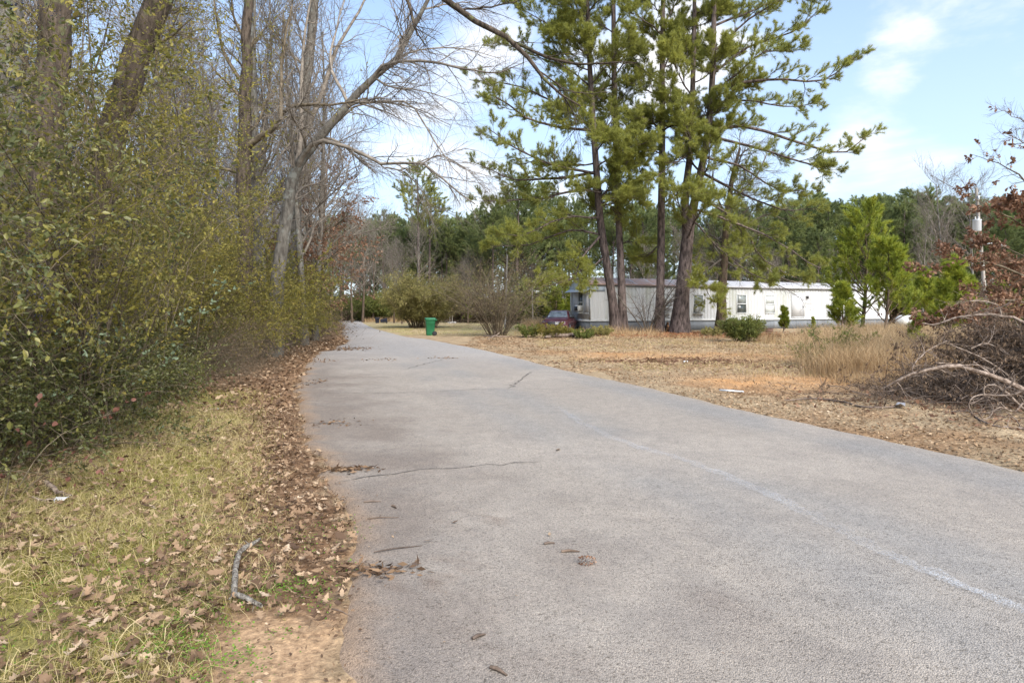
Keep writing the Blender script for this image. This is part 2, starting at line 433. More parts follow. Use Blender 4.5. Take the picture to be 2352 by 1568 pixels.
def gz(x, y):
    x = np.asarray(x, float); y = np.asarray(y, float)
    dl = left_x(y) - x; dr = x - right_x(y)
    d = np.where(dl > 0, dl, np.where(dr > 0, dr, -1))
    d = np.where(y > 110, 3, d)
    w = sstep(.1, 1.6, d)
    h = w * ((fbm(x, y, .8, 3) - .42) * .16 + (fbm(x, y, 4, 7, 3) - .5) * .05)
    h = h + sstep(3, 14, dl) * .25 * (dl > 0)
    return np.where(d < 0, -.03, h - .03 * (1 - sstep(0, .3, d)))

# ground sheet
def axis(spec):
    a = []
    for x0, x1, st in spec: a.append(np.arange(x0, x1, st))
    return np.concatenate(a + [[spec[-1][1]]])
gx = axis([(-900, -120, 60), (-120, -40, 6), (-40, -10, .8), (-10, 12, .16), (12, 45, .8), (45, 140, 6), (140, 900, 60)])
gy = axis([(-60, -4, 6), (-4, 2, .6), (2, 14, .13), (14, 46, .35), (46, 130, 2.0), (130, 300, 12), (300, 1800, 100)])
X, Y = np.meshgrid(gx, gy)
x, y = X.ravel(), Y.ravel()
z = gz(x, y)
dl = left_x(y) - x; dr = x - right_x(y)
n1 = fbm(x, y, .9, 11); n2 = fbm(x, y, 3.1, 13); n3 = fbm(x, y, .25, 17)
def mixc_(a, b, t): return a * (1 - t[:, None]) + np.asarray(b)[None] * t[:, None]
C = np.tile(np.array([.20, .15, .09]), (len(x), 1))
# right hand side: straw
Cr = np.tile(np.array([.33, .245, .15]), (len(x), 1))
Cr = mixc_(Cr, (.40, .305, .19), sstep(.4, .65, n2))
Cr = mixc_(Cr, (.28, .18, .10), sstep(.48, .7, n1) * (y < 34))
drv = np.exp(-((y - (13.2 + .30 * (x - 6) + 1.2 * (n1 - .5))) / 1.5) ** 2) * sstep(.6, 2, dr) * sstep(13, 9, x)
drv2 = np.exp(-((y - 20.5 - (n1 - .5) * 3) / 2.2) ** 2) * sstep(1.0, 3, dr) * sstep(14, 8, x)
Cr = mixc_(Cr, (.52, .29, .13), np.clip(drv + .75 * drv2, 0, 1) * (.55 + .45 * sstep(.4, .6, n2)))
ndl = np.exp(-(((x - 11.5) / 6) ** 2 + ((y - 37.5) / 4.2) ** 2) ** 2)
Cr = mixc_(Cr, (.24, .12, .065), np.clip(ndl * 1.4, 0, 1))
lawn = sstep(36, 40, y + 4 * (n1 - .5)) * sstep(7, 3, x) + sstep(62, 70, y)
Cr = mixc_(Cr, (.40, .31, .18), np.clip(lawn, 0, 1)); Cr = mixc_(Cr, (.36, .32, .15), np.clip(lawn, 0, 1) * sstep(.5, .65, n1))
Cr = mixc_(Cr, (.17, .12, .08), sstep(72, 90, y))
Cl = np.tile(np.array([.23, .14, .08]), (len(x), 1))
gr = sstep(.55, 1.1, dl + (n1 - .5)) * sstep(13, 9.5, y + 2 * (n1 - .5))
Cl = mixc_(Cl, (.24, .215, .075), gr)
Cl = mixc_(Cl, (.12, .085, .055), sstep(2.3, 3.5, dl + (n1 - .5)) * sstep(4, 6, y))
Cl = mixc_(Cl, (.42, .28, .165), sstep(3.3, 2.95, y + .5 * (n2 - .5)) * sstep(.68, .42, dl + .3 * (n2 - .5)))
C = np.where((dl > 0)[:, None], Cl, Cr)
ny, nx = X.shape
ii, jj = np.meshgrid(np.arange(ny - 1), np.arange(nx - 1), indexing='ij')
fq = np.stack([ii * nx + jj, ii * nx + jj + 1, (ii + 1) * nx + jj + 1, (ii + 1) * nx + jj], -1).reshape(-1, 4)
m, n, l, b = newmat('ground_soil')
a = attr_node(n, 'Col'); na = noise_node(n, l, 26, 6, rough=.7); nb = noise_node(n, l, 2.2, 5)
ra = ramp(n, [(.3, (.45, .42, .40)), (.52, (.95, .95, .95)), (.72, (1.5, 1.5, 1.45))]); l.new(na.outputs['Fac'], ra.inputs[0])
rb = ramp(n, [(.3, (.8, .8, .8)), (.7, (1.15, 1.15, 1.15))]); l.new(nb.outputs['Fac'], rb.inputs[0])
m1 = n.new("ShaderNodeMixRGB"); m1.blend_type = 'MULTIPLY'; m1.inputs[0].default_value = 1
m2 = n.new("ShaderNodeMixRGB"); m2.blend_type = 'MULTIPLY'; m2.inputs[0].default_value = 1
l.new(a.outputs['Color'], m1.inputs[1]); l.new(ra.outputs[0], m1.inputs[2]); l.new(m1.outputs[0], m2.inputs[1]); l.new(rb.outputs[0], m2.inputs[2])
l.new(m2.outputs[0], b.inputs['Base Color']); b.inputs['Roughness'].default_value = .95; b.inputs['Specular IOR Level'].default_value = .1
bp = n.new("ShaderNodeBump"); bp.inputs['Strength'].default_value = .7; bp.inputs['Distance'].default_value = .03
l.new(na.outputs['Fac'], bp.inputs['Height']); l.new(bp.outputs[0], b.inputs['Normal'])
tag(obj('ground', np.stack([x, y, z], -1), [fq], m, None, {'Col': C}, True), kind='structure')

# road sheet
ND = 70
t = np.linspace(0, 1, ND)
R3 = Ls[:, None] * (1 - t)[None, :, None] + Rs[:, None] * t[None, :, None]
rx, ry = R3[..., 0].ravel(), R3[..., 1].ravel()
T = np.tile(t, NR)
crown = .05 * (1 - (2 * T - 1) ** 2)
rz = .012 + crown * .6 + (fbm(rx, ry, .7, 21) - .5) * .02
edge = np.minimum(T, 1 - T); rz = np.where(edge <= 0, -.05, rz)
wid = np.repeat(np.linalg.norm(Rs - Ls, axis=1), ND)
de = T * wid; der = (1 - T) * wid
n1 = fbm(rx, ry, 1.6, 23); n2 = fbm(rx, ry, 6, 25); n3 = fbm(rx, ry, .5, 27)
RC = np.tile(np.array([.335, .298, .252]), (len(rx), 1))
lat = de + .0 * rx
wt = np.exp(-((T - .42) / .05) ** 2) * .6 + np.exp(-((T - .90) / .07) ** 2) * .8 + np.exp(-((T - .55) / .06) ** 2) * .7
RC = mixc_(RC, (.285, .272, .25), np.clip(wt * (.45 + 1.2 * n1), 0, .95))
RC = mixc_(RC, (.37, .33, .28), sstep(.5, .68, n3) * .8)
RC = mixc_(RC, (.19, .155, .128), sstep(1.9, .1, de + 3.2 * (n1 - .5)) * .72)
RC = mixc_(RC, (.20, .15, .115), sstep(.62, .78, n2 * .5 + n1 * .5) * sstep(2.6, .4, de) * .7)
RC = mixc_(RC, (.38, .27, .18), sstep(.30, .0, de + .35 * (n2 - .5)) * .8)
RC = mixc_(RC, (.36, .30, .23), sstep(.3, .0, der + .3 * (n2 - .5)) * .5)
RC = mixc_(RC, (.22, .20, .18), sstep(.54, .70, fbm(rx, ry, 2.2, 29)) * .22)
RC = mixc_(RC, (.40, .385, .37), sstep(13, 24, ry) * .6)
ii, jj = np.meshgrid(np.arange(NR - 1), np.arange(ND - 1), indexing='ij')
fq = np.stack([ii * ND + jj, (ii + 1) * ND + jj, (ii + 1) * ND + jj + 1, ii * ND + jj + 1], -1).reshape(-1, 4)
m, n, l, b = newmat('old_asphalt')
a = attr_node(n, 'Col')
tcn = n.new("ShaderNodeTexCoord")
vo = n.new("ShaderNodeTexVoronoi"); vo.inputs['Scale'].default_value = 140; l.new(tcn.outputs['Object'], vo.inputs['Vector'])
hs = n.new("ShaderNodeSeparateColor"); l.new(vo.outputs['Color'], hs.inputs[0])
r1 = ramp(n, [(0, (.84, .83, .82)), (.55, (1, 1, 1)), (.85, (1.07, 1.06, 1.05)), (1, (1.3, 1.28, 1.24))]); l.new(hs.outputs[0], r1.inputs[0])
r2 = ramp(n, [(.0, (1.08, 1.08, 1.08)), (.5, (.98, .98, .98)), (.8, (.72, .71, .70))]); l.new(vo.outputs['Distance'], r2.inputs[0])
nf = noise_node(n, l, 7, 6, rough=.7); r3 = ramp(n, [(.3, (.86, .86, .87)), (.7, (1.12, 1.11, 1.10))]); l.new(nf.outputs['Fac'], r3.inputs[0])
nf2 = noise_node(n, l, 60, 3, rough=.7); r4 = ramp(n, [(.36, (.55, .54, .52)), (.46, (1, 1, 1))]); l.new(nf2.outputs['Fac'], r4.inputs[0])
cur = a.outputs['Color']
for rr_ in (r1, r2, r3, r4):
    mm = n.new("ShaderNodeMixRGB"); mm.blend_type = 'MULTIPLY'; mm.inputs[0].default_value = 1
    l.new(cur, mm.inputs[1]); l.new(rr_.outputs[0], mm.inputs[2]); cur = mm.outputs[0]
l.new(cur, b.inputs['Base Color']); b.inputs['Roughness'].default_value = .82; b.inputs['Specular IOR Level'].default_value = .3
bp = n.new("ShaderNodeBump"); bp.inputs['Strength'].default_value = .75; bp.inputs['Distance'].default_value = .006; bp.invert = True
l.new(vo.outputs['Distance'], bp.inputs['Height']); l.new(bp.outputs[0], b.inputs['Normal'])
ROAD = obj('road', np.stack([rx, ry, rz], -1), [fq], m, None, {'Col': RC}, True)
tag(ROAD, kind='structure')
# height of the road surface at a point
def road_z(px, py):
    lx, rx_ = left_x(py), right_x(py); tt = (px - lx) / (rx_ - lx)
    return .012 + .03 * (1 - (2 * tt - 1) ** 2) + (fbm(px, py, .7, 21) - .5) * .02

def ribbon(name, line, w, mat, dz=.006, jit=0.0, seed=0, wn=.5):
    rng = np.random.default_rng(seed)
    p = np.asarray(line, float); s = np.r_[0, np.cumsum(np.linalg.norm(np.diff(p, axis=0), axis=1))]
    k = max(8, int(s[-1] / .03)); tt = np.linspace(0, s[-1], k)
    q = np.stack([np.interp(tt, s, p[:, 0]), np.interp(tt, s, p[:, 1])], -1)
    d = np.gradient(q, axis=0); d = d / np.linalg.norm(d, axis=1, keepdims=True); nn = np.stack([-d[:, 1], d[:, 0]], -1)
    off = np.interp(tt, np.linspace(0, s[-1], max(4, int(s[-1] / .12))), rng.normal(size=max(4, int(s[-1] / .12)))) * jit
    q = q + nn * off[:, None]
    ww = w * (1 - wn + wn * 2 * rng.random(k)) * .5
    ww = ww * np.clip(np.minimum(tt, s[-1] - tt) / (.15 * s[-1]) + .2, 0, 1)
    A = q + nn * ww[:, None]; B = q - nn * ww[:, None]
    V = np.vstack([np.c_[A, road_z(A[:, 0], A[:, 1]) + dz], np.c_[B, road_z(B[:, 0], B[:, 1]) + dz]])
    i = np.arange(k - 1)
    o = obj(name, V, [np.stack([i, i + 1, i + 1 + k, i + k], -1)], mat); tag(o, kind='structure'); return o
mc = plain_mat('crack_fill', (.12, .105, .09), .95, scale=40)
cracks = [([(770, 1112), (860, 1098), (960, 1088), (1060, 1080), (1170, 1072), (1240, 1068)], .016),
          ([(735, 905), (850, 908), (980, 906), (1100, 899), (1165, 897)], .02), ([(1165, 897), (1190, 882), (1205, 868), (1222, 857)], .03),
          ([(1180, 900), (1300, 896), (1400, 893), (1500, 900)], .014), ([(700, 973), (760, 977), (800, 974)], .02),
          ([(930, 852), (1000, 832), (1040, 826)], .03)]
for k, (cl, w) in enumerate(cracks):
    ribbon('road_crack', [G(u, v) for u, v in cl], w * .8, mc, .006, .035, k, .75)
# worn paint line
m, n, l, b = newmat('worn_paint')
b.inputs['Base Color'].default_value = (.62, .66, .70, 1); b.inputs['Roughness'].default_value = .8
nf = noise_node(n, l, 130, 3, rough=.8); nf2 = noise_node(n, l, 1.3, 3)
rp = ramp(n, [(.505, (0, 0, 0)), (.605, (1, 1, 1))]); l.new(nf.outputs['Fac'], rp.inputs[0])
rp2 = ramp(n, [(.35, (.10, .10, .10)), (.65, (.5, .5, .5))]); l.new(nf2.outputs['Fac'], rp2.inputs[0])
hf = n.new("ShaderNodeMath"); hf.operation = 'MULTIPLY'; l.new(rp.outputs[0], hf.inputs[0]); l.new(rp2.outputs[0], hf.inputs[1]); l.new(hf.outputs[0], b.inputs['Alpha'])
ribbon('road_line', [G(u, v) for u, v in ((2700, 1560), (2352, 1420), (2160, 1345), (2000, 1268), (1850, 1192), (1700, 1118), (1560, 1062), (1450, 1030), (1400, 1010), (1330, 975), (1280, 940))], .11, m, .009, .02, 4, .5)
ribbon('road_line', [G(u, v) for u, v in ((2700, 1562), (2352, 1422), (2230, 1374), (2120, 1330))], .07, m, .013, .015, 5, .6)

# ------------------------------------------------------------------ trees
def resolve(line, K=14):
    """line of (u, v, Y, radius)"""
    a = np.array([[*P(u, v, Y), r] for u, v, Y, r in line])
    c = catmull(a, K)
    return c[None, :, :3], np.maximum(c[None, :, 3], .004)
def stackp(lst, K):
    """list of (u,v,Y,r) polylines -> arrays"""
    ps, rs = zip(*[resolve(x, K) for x in lst])
    return np.vstack(ps), np.vstack(rs)
def fuse(A, B): return np.vstack([A[0], B[0]]), np.vstack([A[1], B[1]])

def flare(p, r, amt=.35, k=2):
    r = r.copy(); r[:, 0] *= 1 + amt; 
    if k > 1: r[:, 1] *= 1 + amt * .3
    return p, r

def pine(name, label, cat, base, trunks, limbs, seed, sub=13, tw=7, nd=34, nl=.22, nw=.02, mat='pine', extra=0, exlen=(2, 4), group=None, ext=(.35, 1), subL=(1.3, 2.3), bark='barkpine', bpar=.9):
    rng = np.random.default_rng(seed)
    root = thing(name, label, cat, base, group=group); off = base
    A = Acc()
    tp, tr = stackp(trunks, 16); tp, tr = flare(tp, tr)
    add_tubes(A, tp, tr, 14, rng, .12)
    B = Acc(); lp = None
    if limbs:
        lp, lr = stackp(limbs, 10)
        lp[:, 1:] += np.cumsum(rng.normal(size=lp[:, 1:].shape) * .045, axis=1)
        add_tubes(B, lp, lr, 6, rng)
    if extra:
        ep, er = grow(rng, tp, tr, extra, exlen, (1.0, 1.5), ext, .06, .12, 10, .32, .2, taper=.5, rmax=.09)
        add_tubes(B, ep, er, 5, rng)
        lp, lr = (ep, er) if lp is None else (np.vstack([lp, ep]), np.vstack([lr, er]))
    sp, sr = grow(rng, lp, lr, sub, subL, (.45, 1.15), (.14, 1), .07, .16, 6, .5, .25, flat=.45, taper=.55, rmax=.03)
    add_tubes(B, sp, sr, 4, rng)
    tpn, trn = grow(rng, sp, sr, tw + 5, (.3, .7), (.3, 1.0), (.25, 1), .14, .12, 4, .6, .4, taper=.4, rmax=.012)
    add_tubes(B, tpn, trn, 3, rng)
    limbclump = rng.random(len(lp)) * .5 + .25
    cl = np.clip(np.repeat(np.repeat(limbclump, sub), tw + 5) * .4 + np.repeat(rng.random(len(sp)), tw + 5) * .3 + .3 * rng.random(len(tpn)), 0, 1)
    Cc = Acc(); Cc.add(*needles(rng, tpn, int(nd * 1.9), nl * 1.2, nw * .9, .68, (.15, 1.02), cl)); Cc.add(*needles(rng, sp, 44, nl * 1.2, nw * 1.0, .55, (.6, 1.0), np.clip(np.repeat(limbclump, sub), 0, 1)))
    A.build('trunk', M[bark], root, True, off); B.build('branches', M[bark], root, True, off); Cc.build('crown', M[mat], root, False, off)
    return root

Yp = 41.0
pt1 = [(1415, 775, Yp, .36), (1408, 700, Yp, .30), (1396, 620, Yp, .27), (1380, 520, Yp, .25), (1371, 410, Yp, .22), (1360, 250, Yp, .18), (1352, 100, Yp, .15), (1348, -60, Yp, .11), (1345, -260, Yp, .03)]
pl = lambda pts, Y0, dY, r0=.10: [(u, v, Y0 + dY * k / (len(pts) - 1), r0 * (1 - .8 * k / (len(pts) - 1))) for k, (u, v) in enumerate(pts)]
L1 = [pl([(1372, 400), (1268, 376), (1200, 342), (1120, 290)], Yp, -2.5), pl([(1368, 396), (1303, 405), (1234, 407), (1166, 400), (1108, 369)], Yp, 1, .12),
      pl([(1362, 290), (1300, 250), (1200, 200), (1085, 188)], Yp, 2), pl([(1356, 135), (1303, 85), (1251, 51), (1183, 7)], Yp, -1.5, .08),
      pl([(1362, 300), (1234, 284), (1166, 240), (1125, 222)], Yp, -3), pl([(1371, 425), (1303, 444), (1234, 458), (1149, 468), (1101, 470)], Yp, 2),
      pl([(1385, 540), (1310, 530), (1220, 562), (1118, 572)], Yp, 1, .08), pl([(1385, 535), (1335, 600), (1320, 640), (1235, 668)], Yp, -3, .09),
      pl([(1378, 500), (1300, 500), (1200, 540), (1150, 545)], Yp, -3, .07), pl([(1352, 60), (1290, 10), (1200, -60)], Yp, 2, .07),
      pl([(1358, 200), (1290, 150), (1190, 110), (1140, 95)], Yp, 3, .07), pl([(1350, 20), (1280, -20), (1170, -20)], Yp, -2, .07),
      pl([(1378, 470), (1420, 440), (1460, 455)], Yp, -3, .06), pl([(1365, 350), (1400, 320), (1440, 330)], Yp, -3, .06), pl([(1392, 590), (1350, 620), (1290, 640), (1240, 655)], Yp, -1, .06)]
pine('leaning_pine', 'tall pine with slanting trunk and long low limbs nearest the car, front of the clump', 'pine tree', (UX(1415, Yp), Yp, -.05), [pt1], L1, 1, extra=24, exlen=(2.5, 5.5), ext=(.4, 1), sub=19, nd=32)
Y2 = 42.5
pt2 = [(1432, 772, Y2, .30), (1427, 640, Y2, .25), (1421, 500, Y2, .23), (1416, 376, Y2, .21), (1411, 205, Y2, .18), (1409, 0, Y2, .14), (1408, -250, Y2, .03)]
L2 = [pl([(1417, 400), (1450, 450), (1470, 530)], Y2, -1, .06), pl([(1413, 240), (1445, 300), (1475, 290)], Y2, 0, .07), pl([(1412, 180), (1440, 120), (1475, 100)], Y2, -2, .06),
      pl([(1412, 200), (1385, 160), (1360, 100)], Y2, -3, .05), pl([(1418, 430), (1380, 440), (1340, 440)], Y2, -4, .06), pl([(1411, 60), (1440, 10), (1480, -30)], Y2, -1, .06),
      pl([(1420, 560), (1460, 560), (1490, 600)], Y2, 1, .05), pl([(1416, 340), (1450, 340), (1475, 250)], Y2, 2, .06)]
pine('slim_pine', 'slim straight pine growing close behind the slanting one', 'pine tree', (UX(1432, Y2), Y2, -.05), [pt2], L2, 2, sub=12, extra=12, exlen=(1.6, 3.4), ext=(.5, 1), nd=30)
Y3 = 41.5
pt3 = [(1514, 772, Y3, .31), (1517, 640, Y3, .26), (1519, 500, Y3, .24), (1521, 300, Y3, .20), (1521, 130, Y3, .17), (1523, -20, Y3, .13), (1524, -240, Y3, .03)]
L3 = [pl([(1521, 310), (1490, 280), (1458, 262)], Y3, -2, .06), pl([(1521, 170), (1550, 100), (1575, 60)], Y3, -1, .07), pl([(1519, 420), (1470, 400), (1458, 330), (1478, 300)], Y3, 1, .06),
      pl([(1520, 300), (1560, 290), (1595, 320)], Y3, -3, .07), pl([(1519, 470), (1550, 440), (1600, 450)], Y3, -2, .06), pl([(1521, 80), (1480, 40), (1440, 20)], Y3, -2, .06),
      pl([(1521, 60), (1560, 0), (1590, -50)], Y3, 1, .06), pl([(1520, 350), (1480, 350), (1440, 380)], Y3, -3, .06), pl([(1521, 200), (1490, 170), (1455, 130)], Y3, 2, .06), pl([(1518, 560), (1480, 590), (1455, 600)], Y3, 2, .05)]
pine('straight_pine', 'straight single pine standing alone between the slim pine and the forked pine', 'pine tree', (UX(1514, Y3), Y3, -.05), [pt3], L3, 3, sub=13, extra=11, exlen=(1.6, 3.4), ext=(.45, 1), nd=30)
Y4 = 40.5
pt4 = [[(1560, 776, Y4, .58), (1566, 690, Y4, .46), (1574, 600, Y4, .42), (1583, 520, Y4, .36), (1594, 470, Y4, .27), (1610, 393, Y4, .24), (1627, 300, Y4, .21), (1637, 171, Y4, .18), (1640, 0, Y4, .14), (1643, -240, Y4, .03)],
       [(1578, 560, Y4, .24), (1574, 480, Y4 + .2, .24), (1577, 420, Y4 + .4, .22), (1585, 350, Y4 + .5, .20), (1591, 205, Y4 + .5, .17), (1595, 30, Y4 + .5, .13), (1597, -220, Y4 + .5, .03)]]
L4 = [pl([(1637, 170), (1720, 110), (1830, 70), (1895, 15)], Y4, 1, .10), pl([(1634, 200), (1760, 185), (1890, 190), (1965, 135)], Y4, -2, .11),
      pl([(1627, 300), (1720, 290), (1850, 330), (1940, 350), (2004, 308)], Y4, 1, .13), pl([(1625, 310), (1760, 350), (1870, 385), (1915, 395)], Y4, -3, .10),
      pl([(1610, 395), (1700, 440), (1800, 480), (1880, 480)], Y4, 2, .10), pl([(1592, 480), (1680, 510), (1790, 560), (1890, 625)], Y4, -2, .10),
      pl([(1600, 450), (1700, 520), (1750, 600), (1835, 645)], Y4, 2, .08), pl([(1640, 60), (1740, 20), (1860, -50)], Y4, 2, .09), pl([(1638, 120), (1720, 50), (1800, 0), (1880, -20)], Y4, -2, .08),
      pl([(1630, 240), (1700, 230), (1800, 250), (1900, 240)], Y4, 3, .09), pl([(1615, 360), (1700, 380), (1790, 430), (1850, 440)], Y4, -1, .09),
      pl([(1590, 220), (1560, 160), (1545, 120)], Y4, -2, .06), pl([(1585, 350), (1550, 380), (1480, 420)], Y4, -3, .06), pl([(1574, 560), (1620, 470), (1680, 470)], Y4, -4, .08),
      pl([(1580, 540), (1560, 440), (1620, 440)], Y4, -4, .06), pl([(1585, 500), (1640, 560), (1720, 620), (1780, 640)], Y4, -3, .07), pl([(1570, 660), (1610, 640), (1650, 700)], Y4, -2, .05),
      pl([(1640, 0), (1700, -60), (1800, -100)], Y4, 0, .08), pl([(1632, 220), (1690, 170), (1760, 120), (1840, 120)], Y4, -3, .08)]
pine('forked_pine', 'thickest pine forking into two trunks with limbs reaching far over the trailer', 'pine tree', (UX(1560, Y4), Y4, -.05), pt4, L4, 4, sub=17, extra=12, exlen=(2.5, 5.0), ext=(.5, 1), nd=32)

# young pines on the open side
def young_pine(name, label, u, vbase, vtop, Y, seed, lean=0, w=1.0, nsub=1.0, group=None):
    X0 = UX(u, Y); H = (vbase - vtop) / F * Y
    rng = np.random.default_rng(seed)
    root = thing(name, label, 'young pine', (X0, Y, gz(X0, Y)), group=group)
    s = np.linspace(0, 1, 9); tp = np.stack([lean * s * H * .2 + .03 * H * np.sin(3 * s), 0 * s, s * H], -1)[None]
    tr = (.016 * H * (1 - .85 * s) + .006)[None]
    A = Acc(); add_tubes(A, tp, tr, 7, rng)
    lp, lr = grow(rng, tp, tr, int(38 * nsub), (H * .34 * w, H * .46 * w), (.75, 1.15), (.14, .97), .10, .08, 7, .45, .3, taper=.75)
    B = Acc(); add_tubes(B, lp, lr, 4, rng)
    sp, sr = grow(rng, lp, lr, 9, (H * .07 * w, H * .13 * w), (.4, .9), (.3, 1), .14, .1, 4, .5, .4, taper=.3)
    tp2, tr2 = np.vstack([sp]), np.vstack([sr]); add_tubes(B, tp2, tr2, 3, rng)
    Cc = Acc(); n = max(20, int(66 * min(1, H / 4)))
    ln = min(.26, .07 * H + .06)
    Cc.add(*needles(rng, tp2, n, ln, .011 + .0022 * Y / 6, .5, (.1, 1.05))); Cc.add(*needles(rng, lp, 34, ln, .011 + .0022 * Y / 6, .55, (.35, 1.0)))
    Cc.add(*needles(rng, tp, 60, ln, .014, .6, (.7, 1)))
    A.build('trunk', M['barkbrown'], root, True); B.build('branches', M['barkbrown'], root, True); Cc.build('crown', M['pine_young'], root)
    return root
young_pine('young_pine', 'bushiest and tallest bright green young pine hiding the end of the white trailer', 1978, 770, 480, 33, 11, .1, 1.05, 1.2)
young_pine('young_pine', 'second young pine close beside the tallest one, full yellow-green crown', 2030, 775, 560, 31, 12, .2, 1.1, 1.1)
young_pine('young_pine', 'short young pine in front of the white wall panels, left of the tallest', 1932, 778, 655, 31, 13, 0, .9)
young_pine('young_pine', 'small thin pine seedling in front of the skirting below the door', 1798, 772, 712, 38, 14, .3, .7)
young_pine('young_pine', 'tiny yellowish pine seedling near the trailer skirting', 1867, 768, 733, 40, 15, 0, .4, .5)
young_pine('young_pine', 'yellow-green young pine behind the brush pile and oak leaves', 2178, 790, 600, 24, 16, .1, .9)
young_pine('young_pine', 'pale young pine standing at the foot of the power pole', 2222, 780, 640, 30, 17, 0, .8)
young_pine('young_pine', 'small pine sapling in the tall tan grass beside the brush pile', 2105, 850, 752, 18, 18, 0, .8)
young_pine('young_pine', 'light green young pine in front of the far white trailer, beside the car', 1275, 735, 655, 62, 19, 0, .9)
young_pine('young_pine', 'slender young pine between far trailer and near trailer corner', 1308, 735, 660, 60, 20, 0, .8)
young_pine('young_pine', 'young pine with narrow top at the edge of the far lawn', 1220, 735, 665, 66, 21, 0, .7)
young_pine('young_pine', 'small bright pine alone on the far lawn by the rubble', 1074, 735, 697, 75, 22, 0, .7, .7)
young_pine('young_pine', 'broad pale young pine behind the pale tank', 2120, 770, 640, 44, 23, .1, 1.1)
young_pine('young_pine', 'dense young pine between power pole and brush', 2290, 790, 660, 26, 24, .1, 1)

# far pines: four variants copied along the edge of the wood
def far_pine(seed, H, lim, mat='pine_far', crownfrom=.35, wid=.2):
    rng = np.random.default_rng(seed)
    root = thing('wood_pine', 'dense green pine in the wood', 'pine tree')
    s = np.linspace(0, 1, 8); tp = np.stack([.02 * H * np.sin(2.2 * s + seed), .01 * H * s, s * H], -1)[None]; tr = (.013 * H * (1 - .9 * s) + .01)[None]
    A = Acc(); add_tubes(A, tp, tr, 6, rng)
    lp, lr = grow(rng, tp, tr, lim, (H * wid, H * wid * 1.5), (.9, 1.4), (crownfrom, .985), .12, .1, 6, .4, .3, taper=.62)
    add_tubes(A, lp, lr, 3, rng)
    sp, sr = grow(rng, lp, lr, 9, (.7, 1.5), (.4, 1.0), (.2, 1), .12, .15, 4, .5, .4, taper=.4)
    cl = np.repeat(rng.random(len(lp)), 9)
    Cc = Acc(); Cc.add(*needles(rng, sp, 90, .34, .035, .5, (.15, 1.05), cl))
    A.build('trunk', M['barkpine'], root, True); Cc.build('crown', M[mat], root)
    return root
OPEN = far_pine(36, 18, 30, 'pine', crownfrom=.60, wid=.15)
FP = [far_pine(31, 15, 60), far_pine(32, 17, 55, crownfrom=.5), far_pine(33, 13, 62, crownfrom=.2, wid=.22), far_pine(34, 18, 50, crownfrom=.62, wid=.17)]
rng = np.random.default_rng(77)
spots = []
def plant(u0, u1, Y0, Y1, n, top0, top1, lab, grp):
    for k in range(n):
        u = u0 + (u1 - u0) * (k + rng.random()) / n; Yd = rng.uniform(Y0, Y1)
        vt = rng.uniform(top0, top1); H = (HZ - vt) / F * Yd + CH
        spots.append((UX(u, Yd), Yd, H, lab, grp))
plant(1840, 2500, 74, 90, 26, 455, 510, 'dense pine of the dark wood standing beyond the end of the white trailer', 'pines of the wood beyond the trailer')
plant(1860, 2560, 90, 112, 20, 460, 500, 'dense pine of the dark wood standing beyond the end of the white trailer', 'pines of the wood beyond the trailer')
plant(1080, 1880, 68, 84, 26, 470, 560, 'green pine rising from the wood behind the trailer roof and the trunks', 'pines of the wood behind the trailer')
plant(1060, 1880, 86, 112, 20, 455, 520, 'green pine rising from the wood behind the trailer roof and the trunks', 'pines of the wood behind the trailer')
plant(820, 1120, 92, 112, 20, 500, 545, 'dense pine closing the view behind the round olive bush', 'pines at the end of the road')
plant(700, 1120, 118, 150, 14, 500, 560, 'dense pine closing the view behind the round olive bush', 'pines at the end of the road')
plant(-100, 700, 100, 140, 16, 470, 560, 'far pine glimpsed through the bare trees beyond the privet thicket', 'pines beyond the privet thicket')
plant(2300, 2700, 55, 75, 8, 480, 560, 'pine behind the brown-leaved oak and power pole', 'pines behind the power pole')
for p0 in FP: p0.location = (0, -4000, 0)
used = set()
for k, (X0, Y0, H, lab, grp) in enumerate(spots):
    v = rng.integers(0, 4); src = FP[v]; base = (15, 17, 13, 18)[v]; s = H / base
    wd = s * rng.uniform(.9, 1.3)
    if v not in used:
        used.add(v); o = src; o.location = (X0, Y0, -.1); o.scale = (wd, wd, s); o['label'] = lab; o['group'] = grp
    else: copy_tree(src, (X0, Y0, -.1), rng.uniform(0, 6.28), (wd, wd, s), lab, grp)
for (u, Yd, vt, lab) in ((963, 88, 388, 'tall open-crowned pine standing clear above the round olive bush'), (985, 90, 440, 'shorter pine beside the tall open-crowned one above the bush'),
                         (1185, 72, 418, 'broad pine with crown just left of the big clump, above the multi-stemmed shrub'), (1240, 78, 440, 'second broad pine between the broad one and the clump'), (2100, 80, 448, 'pine whose top stands highest over the far wood')):
    H = (HZ - vt) / F * Yd + CH; v = 3 if vt < 400 else 0; s = H / (15, 17, 13, 18)[v]
    if u in (963, 985):
        o = OPEN if u == 963 else copy_tree(OPEN, (0, 0, 0)); s = H / 18; o.location = (UX(u, Yd), Yd, -.1); o.scale = (s * 1.1, s * 1.1, s); o['label'] = lab; o['group'] = 'pines with tops standing out'; o.rotation_euler = (0, 0, u); continue
    copy_tree(FP[v], (UX(u, Yd), Yd, -.1), rng.uniform(0, 6), (s * 1.15, s * 1.15, s), lab, 'pines with tops standing out')

